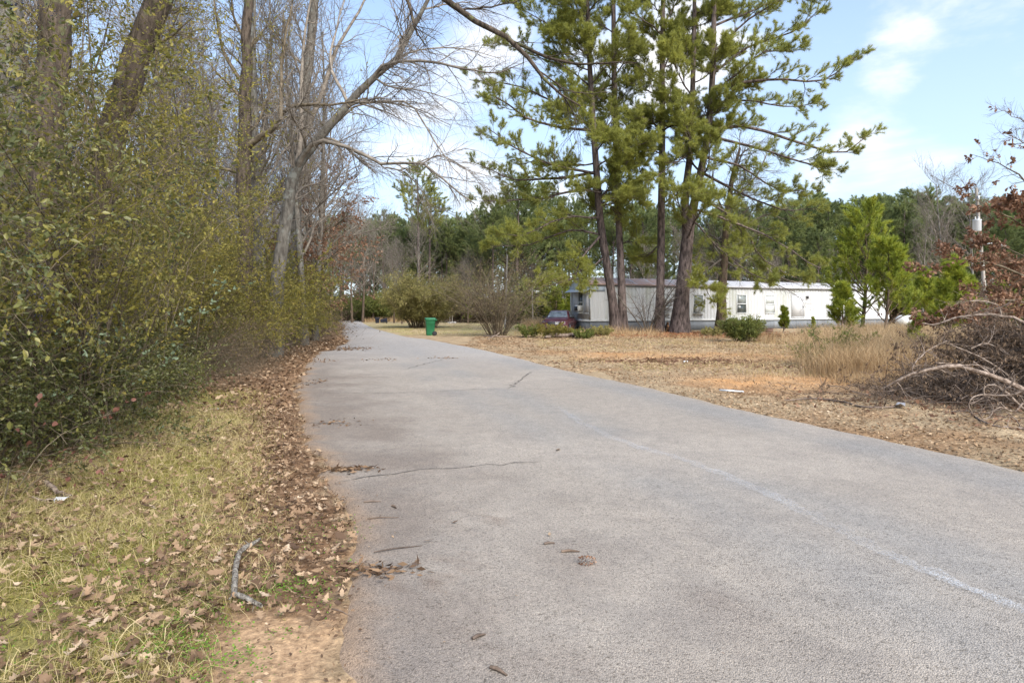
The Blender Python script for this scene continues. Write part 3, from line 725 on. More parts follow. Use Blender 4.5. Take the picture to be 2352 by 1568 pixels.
# bare trees
def bare(name, label, cat, base, trunks, limbs, seed, bark='barkgray', twig='barktwig', nb=(10, 9, 7), L=((2.2, 4.0), (.8, 1.6), (.3, .7)), ext=(.3, 1), ang=(.4, .9), grav=0.03, group=None, tks=16, leaf=None, sideK=12, wig=.13, rm=(.05, .014, .005), off=None, auto=True, rmin=.002):
    rng = np.random.default_rng(seed)
    root = thing(name, label, cat, base, group=group); off = base
    A = Acc(); tp, tr = trunks if isinstance(trunks, tuple) else stackp(trunks, tks)
    tp, tr = flare(tp, tr, .25)
    tp[:, 2:] += rng.normal(size=tp[:, 2:].shape) * tr[:, 2:, None] * .12
    add_tubes(A, tp, tr, sideK, rng, .1)
    A.build('trunk', M[bark], root, True, off)
    B = Acc(); lp = lr = None
    if limbs:
        lp, lr = stackp(limbs, 12); lp[:, 1:] += np.cumsum(rng.normal(size=lp[:, 1:].shape) * .02, axis=1); add_tubes(B, lp, lr, 7, rng)
    if auto:
        ap, ar = grow(rng, tp, tr, nb[0], L[0], ang, ext, grav, wig, 12, .5, .2, taper=.45, rmax=rm[0], rmin=rmin * 3); add_tubes(B, ap, ar, 5, rng)
        lp, lr = (ap, ar) if lp is None else (np.vstack([lp, ap]), np.vstack([lr, ar]))
    sp, sr = grow(rng, lp, lr, nb[1], L[1], (.35, .95), (.15, 1), grav, wig, 6, .55, .25, taper=.4, rmax=rm[1], rmin=rmin * 1.6); add_tubes(B, sp, sr, 4, rng)
    tp2, tr2 = grow(rng, sp, sr, nb[2], L[2], (.35, 1.0), (.15, 1), grav, wig, 5, .6, .35, taper=.3, rmax=rm[2], rmin=rmin); add_tubes(B, tp2, tr2, 3, rng)
    if len(nb) > 3:
        tp3, tr3 = grow(rng, tp2, tr2, nb[3], L[3], (.35, 1.0), (.2, 1), grav, wig, 4, .6, .4, taper=.3, rmax=rm[2], rmin=rmin); add_tubes(B, tp3, tr3, 3, rng); tp2 = tp3
    B.build('branches', M[twig], root, True, off)
    if leaf:
        mat, n, size, sel = leaf[:4]; k = rng.random(len(tp2)) < sel
        if len(leaf) > 4: k &= leaf[4](tp2[:, 0])
        Cc = Acc(); Cc.add(*twig_leaves(rng, tp2[k], n, size, .6, 1.2, down=.3, six=True)); Cc.build('crown', M[mat], root, False, off)
    return root
bl = pl
YB = 20.0
bare('leaning_tree', 'grey-barked bare tree leaning over the road with drooping limbs', 'bare tree', (*P(628, 808, YB)[:2], 0),
     [[(626, 822, YB, .28), (634, 700, YB, .22), (645, 590, YB, .205), (655, 500, YB, .195), (668, 420, YB, .175), (700, 360, YB, .15), (756, 295, YB, .13), (810, 225, YB, .115), (870, 170, YB, .10), (918, 125, YB, .085), (950, 60, YB, .08), (985, 0, YB, .06), (1010, -80, YB, .03)]],
     [bl([(680, 395), (705, 345), (750, 326), (836, 360), (886, 385), (966, 378), (1036, 430), (1095, 475)], YB, -2.5, .085), bl([(850, 190), (886, 152), (990, 145), (1086, 165), (1150, 172), (1210, 150)], YB, -1, .06),
      bl([(740, 315), (790, 260), (850, 230), (960, 250), (1040, 290)], YB, 1.5, .05), bl([(800, 235), (860, 235), (940, 240), (1000, 330), (1060, 410)], YB, -1.5, .05), bl([(668, 420), (690, 330), (690, 200), (700, 60), (720, -60)], YB, 1.5, .10),
      bl([(910, 135), (960, 120), (1060, 110), (1150, 130)], YB, 2, .04), bl([(800, 240), (760, 150), (770, 60), (800, -40)], YB, 2, .06), bl([(966, 378), (1010, 360), (1070, 385), (1120, 400)], YB - 2, 0, .025), bl([(886, 385), (930, 400), (970, 440), (1000, 480)], YB - 1.5, -.5, .025),
      bl([(860, 175), (900, 200), (980, 210), (1080, 240)], YB, 0, .04), bl([(655, 500), (690, 430), (740, 420), (800, 440)], YB, 2, .05)],
     101, nb=(9, 18, 12), L=((1.5, 4.0), (1.0, 2.4), (.35, .9)), grav=-.03, rm=(.05, .018, .008), rmin=.004)
bare('mossy_tree', 'dark straight tree with a thick crooked mossy limb beside the leaning one', 'bare tree', (*P(574, 815, YB)[:2], 0),
     [[(570, 822, YB, .34), (566, 700, YB, .27), (561, 560, YB, .24), (560, 400, YB, .23), (562, 250, YB, .19), (566, 100, YB, .16), (572, -50, YB, .12), (575, -200, YB, .04)]],
     [bl([(560, 345), (600, 310), (632, 290), (660, 248), (706, 236), (765, 238), (840, 225)], YB, -1.5, .11), bl([(645, 275), (642, 180), (648, 80), (665, -30)], YB - 1, -.5, .07), bl([(560, 400), (500, 380), (430, 372), (370, 380)], YB, 0, .06),
      bl([(562, 200), (520, 120), (500, 20), (490, -80)], YB, 1, .07)],
     102, bark='barkdark', twig='bushstem', nb=(9, 10, 8), L=((1.5, 3.5), (.8, 1.6), (.3, .7)), grav=.0, rm=(.06, .02, .008), rmin=.004, leaf=('privet', 7, (.04, .07), .55))
bare('lichen_tree', 'pale lichen-barked trunk immediately behind the dark straight one', 'bare tree', (*P(590, 800, 22)[:2], 0),
     [[(592, 810, 22, .24), (590, 640, 22, .21), (588, 500, 22, .19), (584, 350, 22, .16), (578, 150, 22, .13), (570, -50, 22, .08), (566, -200, 22, .03)]], [], 103, nb=(9, 8, 7), ext=(.35, 1), rmin=.004)
bare('grey_tree', 'tall pale grey tree behind the leaning one, trunk rising past the frame', 'bare tree', (*P(640, 795, 27)[:2], 0),
     [[(640, 795, 27, .32), (668, 560, 27, .28), (685, 380, 27, .25), (702, 200, 27, .21), (722, 0, 27, .16), (735, -160, 27, .06)]],
     [bl([(690, 330), (740, 220), (770, 120), (830, 20), (860, -60)], 27, 2, .13), bl([(705, 160), (640, 90), (600, 20)], 27, 0, .07)], 104, nb=(11, 9, 8), L=((2.5, 5), (1, 2), (.4, .9)), ext=(.4, 1), grav=.05, rm=(.06, .02, .009), rmin=.005)
bare('ivy_tree', 'thick dark tree tilted across the privet thicket', 'tree', (*P(150, 950, 9)[:2], 0),
     [[(130, 960, 9, .22), (170, 760, 9, .20), (205, 560, 9, .19), (240, 400, 9, .185), (285, 230, 9, .18), (330, 90, 9, .175), (375, -20, 9, .16), (420, -140, 9, .13)]],
     [bl([(260, 330), (200, 250), (150, 190)], 9, 1, .05)], 105, bark='barkdark', twig='bushstem', nb=(7, 8, 7), L=((.8, 1.8), (.4, .9), (.2, .4)), rm=(.03, .01, .004), leaf=('privet', 5, (.03, .05), .4))
bare('dark_tree', 'dark upright tree with loose bark inside the thicket', 'tree', (*P(95, 980, 8)[:2], 0),
     [[(85, 990, 8, .22), (95, 700, 8, .20), (105, 450, 8, .19), (115, 200, 8, .185), (132, 0, 8, .17), (140, -120, 8, .14)]],
     [], 106, bark='barkdark', twig='bushstem', nb=(7, 8, 7), L=((.8, 1.8), (.4, .9), (.2, .4)), rm=(.03, .01, .004), leaf=('privet', 5, (.03, .05), .4))
bare('grey_trunk_tree', 'greyish trunk at the very edge of the thicket', 'tree', (*P(10, 930, 10)[:2], 0),
     [[(5, 930, 10, .22), (10, 600, 10, .20), (12, 300, 10, .19), (22, 60, 10, .17), (30, -100, 10, .15)]], [], 107, nb=(5, 7, 7), L=((.8, 1.8), (.4, .9), (.2, .4)), rm=(.03, .01, .004))
# overhanging limb of a roadside tree whose trunk stands outside the view
YO = 13.0
bare('overhanging_tree', 'roadside tree whose rough bare limb hangs down from above the road', 'bare tree', (-17.0, YO, 0),
     (np.array([[(-17, YO, 0), (-16.9, YO, 3), (-16.6, YO, 6.5), (-15.5, YO, 10), (-13, YO, 13)]], float), np.array([[.35, .3, .28, .24, .2]])),
     [[(-260, 60, YO, 0.1560), (200, -160, YO, 0.1326), (600, -190, YO, 0.1092), (880, -90, YO, 0.0858), (1010, 0, YO, 0.0663), (1110, 62, YO, 0.0585), (1190, 105, YO, 0.0507), (1240, 165, YO, 0.0390), (1290, 220, YO, 0.0273), (1345, 250, YO, 0.0156)],
      [(1180, 98, YO, 0.0390), (1260, 128, YO, 0.0312), (1350, 138, YO, 0.0234), (1470, 135, YO, 0.0094)],
      [(920, -70, YO, 0.0390), (940, 30, YO, 0.0312), (950, 80, YO, 0.0195)], [(1240, 165, YO, 0.0195), (1300, 210, YO, 0.0140), (1400, 225, YO, 0.0062)],
      [(1050, 25, YO, 0.0234), (1150, 15, YO, 0.0156), (1240, -20, YO, 0.0094)], [(1270, 200, YO, 0.0195), (1310, 280, YO, 0.0117), (1300, 330, YO, 0.0047)]],
     108, bark='barkbrown', twig='barkdark', nb=(3, 11, 5), L=((1.5, 3), (.5, 1.3), (.15, .4)), ext=(.6, 1), grav=-.03, rm=(.06, .012, .005), rmin=.003)
# deciduous tree behind the pines
bare('roof_side_tree', 'bare tree with reddish smooth trunk standing against the trailer wall', 'bare tree', (*P(1655, 757, 42.5)[:2], 0),
     [[(1655, 765, 42.5, .36), (1658, 680, 42.5, .30), (1663, 600, 42.5, .26), (1668, 520, 42.5, .22), (1680, 420, 42.5, .16), (1700, 340, 42.5, .07)]],
     [bl([(1665, 590), (1600, 640), (1540, 700)], 42.5, -1, .08), bl([(1668, 560), (1740, 600), (1800, 640), (1860, 650)], 42.5, 1, .08), bl([(1668, 540), (1740, 500), (1830, 470)], 42.5, 1, .09), bl([(1670, 500), (1640, 430), (1640, 360)], 42.5, 1, .08),
      bl([(1668, 600), (1730, 640), (1790, 655), (1850, 690)], 42.5, -1.5, .06), bl([(1672, 470), (1740, 400), (1770, 320)], 42.5, 1, .08)], 109, bark='barkbrown', twig='barktwig',
     nb=(16, 11, 8), L=((2.5, 4.5), (1.2, 2.4), (.5, 1.1)), ext=(.35, 1), ang=(.5, 1.1), grav=.0, rm=(.07, .025, .012), rmin=.007)

# generic bare trees for the woods
def bare_variant(seed, H, twig='barktwig', bark='barkgray', spread=.4, nb=(16, 8, 7), r=.011, name='wood_tree'):
    rng = np.random.default_rng(seed); s = np.linspace(0, 1, 12)
    p = np.stack([.05 * H * np.sin(2 * s + seed) * s, .04 * H * s * math.cos(seed), s * H], -1)[None]
    rr = (r * H * (1 - .88 * s) + .01)[None]
    return bare(name, 'bare tree', 'bare tree', (0, 0, 0), (p, rr), [], seed, bark, twig, nb, ((H * spread * .5, H * spread), (H * .09, H * .18), (.4, 1.1)), (.25, 1), (.35, .75), .06, rm=(.06, .022, .012), rmin=.007, sideK=7)
BV = [bare_variant(201, 14, nb=(20, 9, 9)), bare_variant(202, 15, spread=.3, nb=(20, 9, 8)), bare_variant(203, 12, 'barktwig', 'barkbrown', spread=.5, nb=(22, 10, 9)), bare_variant(204, 13, spread=.5, nb=(22, 9, 8))]
BH = (14, 15, 12, 13)
usedb = set()
def put_bare(v, X0, Y0, H, lab, grp, rz):
    s = H / BH[v]
    if v not in usedb:
        usedb.add(v); o = BV[v]; o.location = (X0, Y0, -.1); o.scale = (s, s, s); o['label'] = lab; o['group'] = grp
    else: copy_tree(BV[v], (X0, Y0, -.1), rz, s, lab, grp)
for k in range(36):
    Y0 = 24 + 72 * (k / 36) ** 1.1 + rng.uniform(-2, 2)
    X0 = left_x(Y0) - 2.6 - rng.uniform(0, .32) * Y0
    put_bare(int(rng.integers(0, 4)), X0, Y0, rng.uniform(11, 17), 'bare grey tree in the roadside wood behind the leaning trees', 'bare trees of the roadside wood', rng.uniform(0, 6.28))
for (u, Y0, H, v, lab) in ((612, 24, 15, 1, 'slim grey tree standing close beside the pale lichen-barked trunk'), (700, 26, 14, 0, 'slim bare tree just past the leaning one'), (722, 30, 15, 1, 'thin straight bare tree near the verge, second beyond the leaning one'), (728, 34, 13, 3, 'spreading bare tree on the verge above the rusty oak'), (745, 42, 14, 2, 'twiggy bare tree hanging over the road where the leaves drift')):
    put_bare(v, UX(u, Y0), Y0, H, lab, 'slim bare trees near the road', u)
for k in range(12):
    Y0 = rng.uniform(15, 40); X0 = -(.50 + .40 * rng.random()) * Y0 - 1.0
    put_bare(int(rng.integers(0, 4)), X0, Y0, rng.uniform(9, 14), 'bare tree glimpsed behind the privet thicket', 'bare trees behind the privet', rng.uniform(0, 6.28))
for (u, Y0, vt, lab) in ((955, 80, 520, 'pale dead tree with spreading grey limbs behind the round bush'), (900, 84, 590, 'low pale bare tree beside the dead one behind the bush'), (2172, 60, 420, 'bare pale tree with fine branches before the far wood, near the power pole'),
                         (2120, 64, 500, 'leaning pale bare tree near the power pole tree'), (2240, 66, 430, 'bare tree rising behind the power pole'), (1700, 62, 560, 'bare tree behind the trailer roof between the pines'), (1480, 66, 560, 'bare tree behind trailer seen between pine trunks'), (1560, 70, 540, 'bare tree behind trailer by the forked pine'), (1770, 66, 590, 'low bare tree behind the trailer roof, beyond the last window')):
    put_bare(3, UX(u, Y0), Y0, (HZ - vt) / F * Y0 + CH, lab, 'pale bare trees by the clearing', rng.uniform(0, 6))
for k in range(6):
    u = 785 + 24 * k; Y0 = rng.uniform(68, 88)
    put_bare(2, UX(u, Y0), Y0, (HZ - rng.uniform(470, 580)) / F * Y0 + 1.5, 'twiggy brown bare tree beyond the rusty oaks, where the road bends', 'brown trees by the bend', rng.uniform(0, 6.28))
for k in range(34):
    u = rng.uniform(860, 2350); Y0 = rng.uniform(68, 80)
    put_bare(2, UX(u, Y0), Y0, rng.uniform(5, 9), 'brownish bare understorey tree at the foot of the pine wood', 'bare understorey trees', rng.uniform(0, 6.28))
# brown-leaved trees
def bezt(label, u, vb, vt, Y0, seed, leafsel=.8, spread=.5, cat='oak tree', name='brown_leaved_oak', nl=6, size=(.07, .13)):
    H = (vb - vt) / F * Y0; s = np.linspace(0, 1, 12); p0 = P(u, vb, Y0)
    p = np.stack([p0[0] + .06 * H * np.sin(2.5 * s + seed) * s, p0[1] + 0 * s, s * H], -1)[None]; r = (.014 * H * (1 - .88 * s) + .008)[None]
    return bare(name, label, cat, (p0[0], p0[1], 0), (p, r), [], seed, 'barkbrown', 'bushstem', (16, 8, 6), ((H * spread * .5, H * spread), (H * .1, H * .2), (.25, .6)), (.2, 1), (.6, 1.2), .0, leaf=('brownleaf', nl, size, leafsel), rmin=.004, sideK=7)
bezt('small oak still holding rusty leaves beyond the leaning tree', 728, 775, 415, 33, 301, .85, .62, nl=8)
bezt('rusty-leaved oak deeper in the wood, past the first one', 757, 755, 500, 44, 302, .6, .6, size=(.08, .15))
bezt('low rust-coloured oak close behind the leaning tree', 700, 790, 560, 28, 303, .6, .6)
# ------------------------------------------------------------------ shrubs
def shrub(name, label, cat, loc, H, W_, seed, mat='privet', stems=26, nb=(9, 7, 9), leaf=(.03, .05), wr=.5, six=False, grav=-.05, base=.35, twig='bushstem', group=None, lean=(.1, .75), berries=0, twl=(.25, .55), brl=(.5, 1.2), bare_frac=0, rr=.014, up=.5, clip=None):
    rng = np.random.default_rng(seed)
    root = thing(name, label, cat, loc, group=group)
    az = rng.uniform(0, 2 * np.pi, stems); r0 = base * np.sqrt(rng.random(stems)); ln = rng.uniform(*lean, stems)
    p0 = np.stack([r0 * np.cos(az), r0 * np.sin(az), 0 * az], -1)
    d = nrm(np.stack([np.cos(az) * np.sin(ln), np.sin(az) * np.sin(ln), np.cos(ln)], -1) + rng.normal(size=(stems, 3)) * .06)
    Ls_ = H * rng.uniform(.65, 1.15, stems); K = 9
    pts = np.empty((stems, K, 3)); pts[:, 0] = p0; st = (Ls_ / (K - 1))[:, None]
    outw = np.stack([np.cos(az), np.sin(az), 0 * az], -1) * W_ / H * .12
    for k in range(1, K):
        d = nrm(d + rng.normal(size=d.shape) * .07 + outw * k * .35 + np.array([0, 0, grav * k * .35])); pts[:, k] = pts[:, k - 1] + d * st
    rad = (rr * rng.uniform(.6, 1.2, stems))[:, None] * (1 - .8 * np.linspace(0, 1, K)[None])
    w0 = np.array([loc[0], loc[1], loc[2]])
    ok = (lambda q: clip(q[:, -1] + w0)) if clip else (lambda q: np.ones(len(q), bool))
    o_ = ok(pts); pts, rad = pts[o_], rad[o_]
    B = Acc(); add_tubes(B, pts, rad, 5, rng)
    bp, br = grow(rng, pts, rad, nb[0], brl, (.5, 1.2), (.18, 1), grav, .1, 6, .55, .3, taper=.3); o_ = ok(bp); bp, br = bp[o_], br[o_]; add_tubes(B, bp, br, 3, rng)
    tp, tr = grow(rng, bp, br, nb[1], twl, (.4, 1.1), (.15, 1), .0, .1, 4, .6, .4, taper=.2, rmin=.0015); cl0 = np.repeat(rng.random(len(bp)), nb[1]); o_ = ok(tp); tp, tr, cl0 = tp[o_], tr[o_], cl0[o_]; add_tubes(B, tp, tr, 3, rng)
    for arr in (pts, bp, tp): arr[..., 2] = np.maximum(arr[..., 2], .01)
    B.build('stems', M[twig], root, True)
    Cc = Acc(); sel = rng.random(len(tp)) > bare_frac
    cl = np.clip(cl0 * .7 + .3 * rng.random(len(tp)), 0, 1)
    Cc.add(*twig_leaves(rng, tp[sel], nb[2], leaf, wr, up, six=six, clump=cl[sel]))
    Cc.build('foliage', M[mat], root)
    if berries:
        D = Acc(); k = rng.choice(np.nonzero(tp[:, 0, 2] > 1.6)[0], berries, replace=False); c = tp[k, -1]
        c = (c[:, None] + rng.normal(size=(len(c), 12, 3)) * np.array([.028, .028, .035])).reshape(-1, 3)
        o = np.array([(1, 0, 0), (0, 1, 0), (-1, 0, 0), (0, -1, 0), (0, 0, 1), (0, 0, -1)]) * .0075
        f = np.array([(0, 1, 4), (1, 2, 4), (2, 3, 4), (3, 0, 4), (1, 0, 5), (2, 1, 5), (3, 2, 5), (0, 3, 5)])
        V = (c[:, None] + o[None]).reshape(-1, 3); ff = (np.arange(len(c))[:, None, None] * 6 + f[None]).reshape(-1, 3)
        D.add(V, ff, .5); D.build('berries', M['berry'], root, True)
    return root
def verge_clip(q):
    return q[:, 0] < left_x(q[:, 1]) - np.clip(2.1 - .6 * q[:, 2], .15, 3) - .05 * np.maximum(q[:, 1] - 8, 0)
privets = [((-5.1, 5.1), 4.0, 2.4, 401, 32, (11, 8, 11), (.02, .055), 'nearest privet shrub at the verge, dense dark leaves down to the grass', 'privet_dark', 60),
           ((-5.2, 7.6), 5.4, 3.4, 402, 36, (12, 9, 11), (.02, .058), 'arching privet with dark berry clusters over the verge', 'privet', 260),
           ((-7.2, 6.8), 6.0, 3.0, 403, 30, (12, 8, 11), (.022, .06), 'tall berry-bearing privet behind the nearest one', 'privet_dark', 260),
           ((-6.3, 10.6), 6.0, 3.6, 404, 36, (12, 9, 11), (.022, .06), 'yellow-green privet leaning out behind the arching one', 'privet', 60),
           ((-8.7, 10.5), 6.5, 3.2, 405, 30, (12, 8, 10), (.035, .06), 'tall privet at the back of the thicket around the tilted tree', 'privet', 0),
           ((-8.0, 13.8), 5.6, 3.6, 406, 36, (12, 9, 10), (.025, .065), 'rounded privet in the middle of the thicket, before the mossy tree', 'privet', 0),
           ((-9.0, 17.2), 5.2, 3.4, 407, 36, (12, 9, 10), (.04, .07), 'olive privet growing just in front of the mossy tree foot', 'privet', 0)]
for (xy, H, W_, seed, st, nb, lf, lab, mt, ber) in privets:
    shrub('privet_shrub', lab, 'privet shrub', (xy[0], xy[1], gz(*xy) - .02), H, W_, seed, mt, st, nb, lf, .5, True, -.035, .7, berries=ber, lean=(.0, .75), rr=.011, clip=verge_clip, group='privet thicket along the verge')
for (xy, H, seed, lab) in (((-4.9, 7.0), 6.4, 411, 'tall thin-leaved privet rising in front of the dark upright tree'), ((-5.6, 9.4), 7.2, 412, 'tall thin-leaved privet rising in front of the tilted tree'), ((-6.6, 12.4), 7.6, 413, 'tall thin-leaved privet with open sprays against the sky, next to the mossy tree')):
    shrub('tall_privet', lab, 'privet shrub', (xy[0], xy[1], gz(*xy) - .02), H, 2.2, seed, 'privet', 13, (14, 8, 7), (.03, .055), .5, True, -.015, .5, lean=(.0, .45), rr=.012, clip=verge_clip, brl=(.6, 1.5), twl=(.25, .6), berries=90, group='privet thicket along the verge')
# low thicket skirt under the tall privets
SK = shrub('low_evergreen', 'low evergreen shrub filling the foot of the thicket', 'shrub', (-5.0, 6.1, 0), 1.5, 1.4, 420, 'privet_dark', 26, (9, 6, 9), (.028, .045), .5, True, -.06, .3, lean=(.1, 1.1), brl=(.25, .6), twl=(.12, .3), group='low shrubs at the foot of the thicket', rr=.008)
skl = ['low evergreen shrub at the foot of the thicket']
for k, (X0, Y0, s) in enumerate([(-4.6, 5.0, .9), (-4.9, 7.4, 1.0), (-5.3, 8.6, 1.1), (-5.8, 9.8, 1.0), (-6.4, 11.2, 1.1), (-7.0, 12.6, 1.0), (-5.6, 6.4, 1.3), (-6.2, 8.2, 1.4), (-7.3, 10, 1.5), (-8.0, 12, 1.5), (-7.7, 14.2, 1.1), (-8.8, 15.6, 1.5), (-9.0, 18.6, 1.2), (-9.8, 20.5, 1.3), (-10.2, 23, 1.3), (-11.2, 21, 1.9), (-11.3, 26, 1.5), (-8.6, 8.5, 1.6), (-9.5, 11, 1.8), (-7.0, 5.2, 1.5), (-10.5, 14, 1.9)]):
    X0 -= .75
    copy_tree(SK, (X0, Y0, gz(X0, Y0) - .02), k * 1.3, s, skl[0], 'low shrubs at the foot of the thicket')
SK['label'] = skl[0]
# thicket further along
MS = shrub('roadside_shrub', 'olive shrub of the roadside thicket past the leaning trees', 'shrub', (-10.8, 27, 0), 3.6, 2.6, 430, 'privet', 34, (10, 7, 9), (.05, .09), .5, False, -.04, .6, lean=(.1, .9), group='shrubs of the roadside thicket', rmin=0) if False else \
     shrub('roadside_shrub', 'olive shrub of the roadside thicket past the leaning trees', 'shrub', (-10.8, 27, 0), 3.6, 2.6, 430, 'privet', 34, (10, 7, 9), (.05, .09), .5, False, -.04, .6, lean=(.1, .9), group='shrubs of the roadside thicket')
for k in range(26):
    Y0 = 22 + 60 * (k / 26) ** 1.1; X0 = left_x(Y0) - 2.9 - .045 * Y0 - (k % 3) * 1.6 - (k % 2) * .5
    copy_tree(MS, (X0, Y0, 0), k * 2.1, (1.1 + .25 * ((k * 7) % 5) / 4) * (1 + (k % 3) * .18), 'olive shrub of the roadside thicket past the leaning trees', 'shrubs of the roadside thicket')
for k, (X0, Y0, q) in enumerate([(-8.5, 17.6, .75), (-9.0, 19.6, .85), (-9.6, 21.5, .8), (-10.0, 23.6, .9), (-10.6, 25.8, .95), (-11.3, 28.5, .95), (-10.4, 19, 1.1), (-11.5, 22, 1.25), (-8.1, 15.4, .7)]):
    copy_tree(MS, (X0, Y0, 0), k * 1.3, q, 'olive shrub growing around the feet of the leaning trees', 'shrubs around the feet of the leaning trees')
# bare brown vines and brush near the tree feet
BVN = shrub('vine_tangle', 'tangle of bare brown vines at the edge of the thicket', 'brush', (-8.1, 14.6, 0), 1.9, 1.6, 440, 'brushleaf', 40, (12, 8, 2), (.03, .05), .5, False, -.10, .9, lean=(.2, 1.3), twig='bushstem', bare_frac=.5, group='bare vine tangles', brl=(.4, 1.2), twl=(.3, .7), rr=.008)
for k, (X0, Y0, s) in enumerate([(-8.1, 16.4, 1.1), (-9.2, 19.5, 1.3), (-10.1, 22, 1.2), (-10.8, 24.5, 1.4), (-11.6, 29, 1.4), (-12.6, 33, 1.6), (-6.2, 12.6, .9), (-13.9, 37, 1.7), (-15.4, 42, 1.9), (-10.5, 18, 2.0), (-12.5, 25, 2.4), (-14.5, 31, 2.6), (-17, 38, 2.8)]):
    X0 -= .8
    copy_tree(BVN, (X0, Y0, 0), k * 1.7, s, 'tangle of bare brown vines at the edge of the thicket', 'bare vine tangles')
shrub('red_leaf_sprig', 'low brambly sprig with reddish leaves poking from the dark shrub', 'shrub', (-4.1, 5.0, 0), 1.1, .9, 450, 'redleaf', 4, (3, 3, 3), (.03, .055), .7, True, -.05, .2, lean=(.1, .8), brl=(.2, .5), twl=(.15, .3), rr=.006)
shrub('pale_leaf_sprig', 'vine sprays with larger pale blue-green leaves across the thicket', 'shrub', (-4.3, 6.3, 0), 2.9, 1.8, 451, 'paleleaf', 5, (4, 3, 8), (.03, .05), .6, True, -.05, .4, lean=(.1, .8), brl=(.4, .8), twl=(.2, .4), rr=.006)

# the round olive bush and other shrubs of the clearing
def px_shrub(name, label, u, vb, vt, wpx, seed, mat, **kw):
    Y0 = CH * F / (vb - HZ); X0 = UX(u, Y0); H = (vb - vt) / F * Y0
    q_ = min(1.0, H / 2.6)
    for kk in ('brl', 'twl'):
        if kk in kw: kw[kk] = tuple(v_ * q_ for v_ in kw[kk])
    return shrub(name, label, 'shrub', (X0, Y0, -.03), H * kw.pop('hs', .8), wpx / F * Y0 / 2, seed, mat, **kw)
px_shrub('round_bush', 'big round olive-tan bush behind the green bin', 972, 753, 632, 100, 501, 'bush_tan', hs=.98, stems=120, nb=(16, 8, 8), leaf=(.09, .18), wr=.2, twig='bushstem', base=1.1, lean=(.0, .58), brl=(.4, .9), twl=(.3, .6), rr=.03, up=.9, grav=-.01)
px_shrub('olive_bush', 'lower olive bush left of the round one, behind the black bins', 860, 737.5, 655, 130, 502, 'cedar', stems=70, nb=(12, 8, 8), leaf=(.12, .25), wr=.3, base=1.6, lean=(.0, .7), brl=(.5, 1.1), twl=(.3, .7), rr=.03, up=.9, grav=-.01)
px_shrub('dark_evergreen_bush', 'dark green bush where the road bends out of sight', 812, 736, 650, 110, 503, 'cedar', stems=60, nb=(12, 8, 9), leaf=(.12, .25), wr=.5, base=1.6, lean=(.0, .9), brl=(.7, 1.6), twl=(.4, .9), rr=.03, grav=-.01)
# leafless shrub
shrub('multi_stem_shrub', 'large leafless multi-stemmed shrub between the green bin and the car', 'shrub', (UX(1142, 36.5), 36.5, 0), 4.9, 3.1, 504, 'bush_tan', stems=46, nb=(11, 9, 2), leaf=(.05, .09), wr=.3, base=.55, lean=(.05, .62), brl=(.9, 2.0), twl=(.4, 1.0), rr=.034, bare_frac=.6, grav=-.01)
shrub('crape_myrtle', 'leafless multi-stemmed small tree in front of the white wall, between two pines', 'small tree', (UX(1487, 41.8), 41.8, 0), 4.6, 2.4, 505, 'bush_tan', stems=11, nb=(9, 7, 1), leaf=(.04, .06), wr=.3, base=.25, lean=(.1, .62), brl=(.7, 1.6), twl=(.4, .8), rr=.055, bare_frac=.97, grav=-.0, twig='barktwig')
shrub('evergreen_shrub', 'dense green shrub with pale tips below a trailer window', 'shrub', (UX(1706, 29.5), 29.5, 0), 1.0, .5, 506, 'cedar', stems=60, nb=(12, 7, 10), leaf=(.05, .10), wr=.25, base=.4, lean=(.0, .45), brl=(.2, .45), twl=(.12, .25), rr=.012, up=.6, grav=.02)
for k, (u, vb, vt, w, mt, lab) in enumerate([(1270, 776, 738, 60, 'privet', 'bright green low shrub in front of the car grille'), (1302, 775, 745, 40, 'privet', 'dark low shrub in front of the car wheel'), (1338, 778, 752, 34, 'cedar', 'small dark shrub at the corner of the trailer'),
        (1212, 775, 742, 34, 'cedar', 'small dark shrub between car and multi-stemmed shrub'), (1640, 773, 745, 70, 'bush_tan', 'brownish weedy shrub around the reddish trunk'), (1380, 772, 742, 40, 'bush_tan', 'dry weedy shrub at the foot of the slanting pine'),
        (1905, 845, 733, 90, 'cedar', 'feathery green shrub among the tall tan grass'), (1990, 800, 750, 110, 'cedar', 'low green shrubs under the tallest young pine'), (1180, 738, 690, 60, 'cedar', 'green bush at the far lawn edge behind the multi-stemmed shrub'), (1260, 742, 700, 60, 'bush_tan', 'rusty brown bush behind the tan grass by the car')]):
    px_shrub('low_shrub', lab, u, vb, vt, w, 520 + k, mt, hs=.95, stems=24, nb=(8, 5, 7), leaf=(.02 + .0009 * (v2 := CH * F / (vb - HZ)), .03 + .002 * v2), wr=.3, base=.3, lean=(.0, .7), brl=(.2, .6), twl=(.12, .3), rr=.01, up=.7, grav=.0)
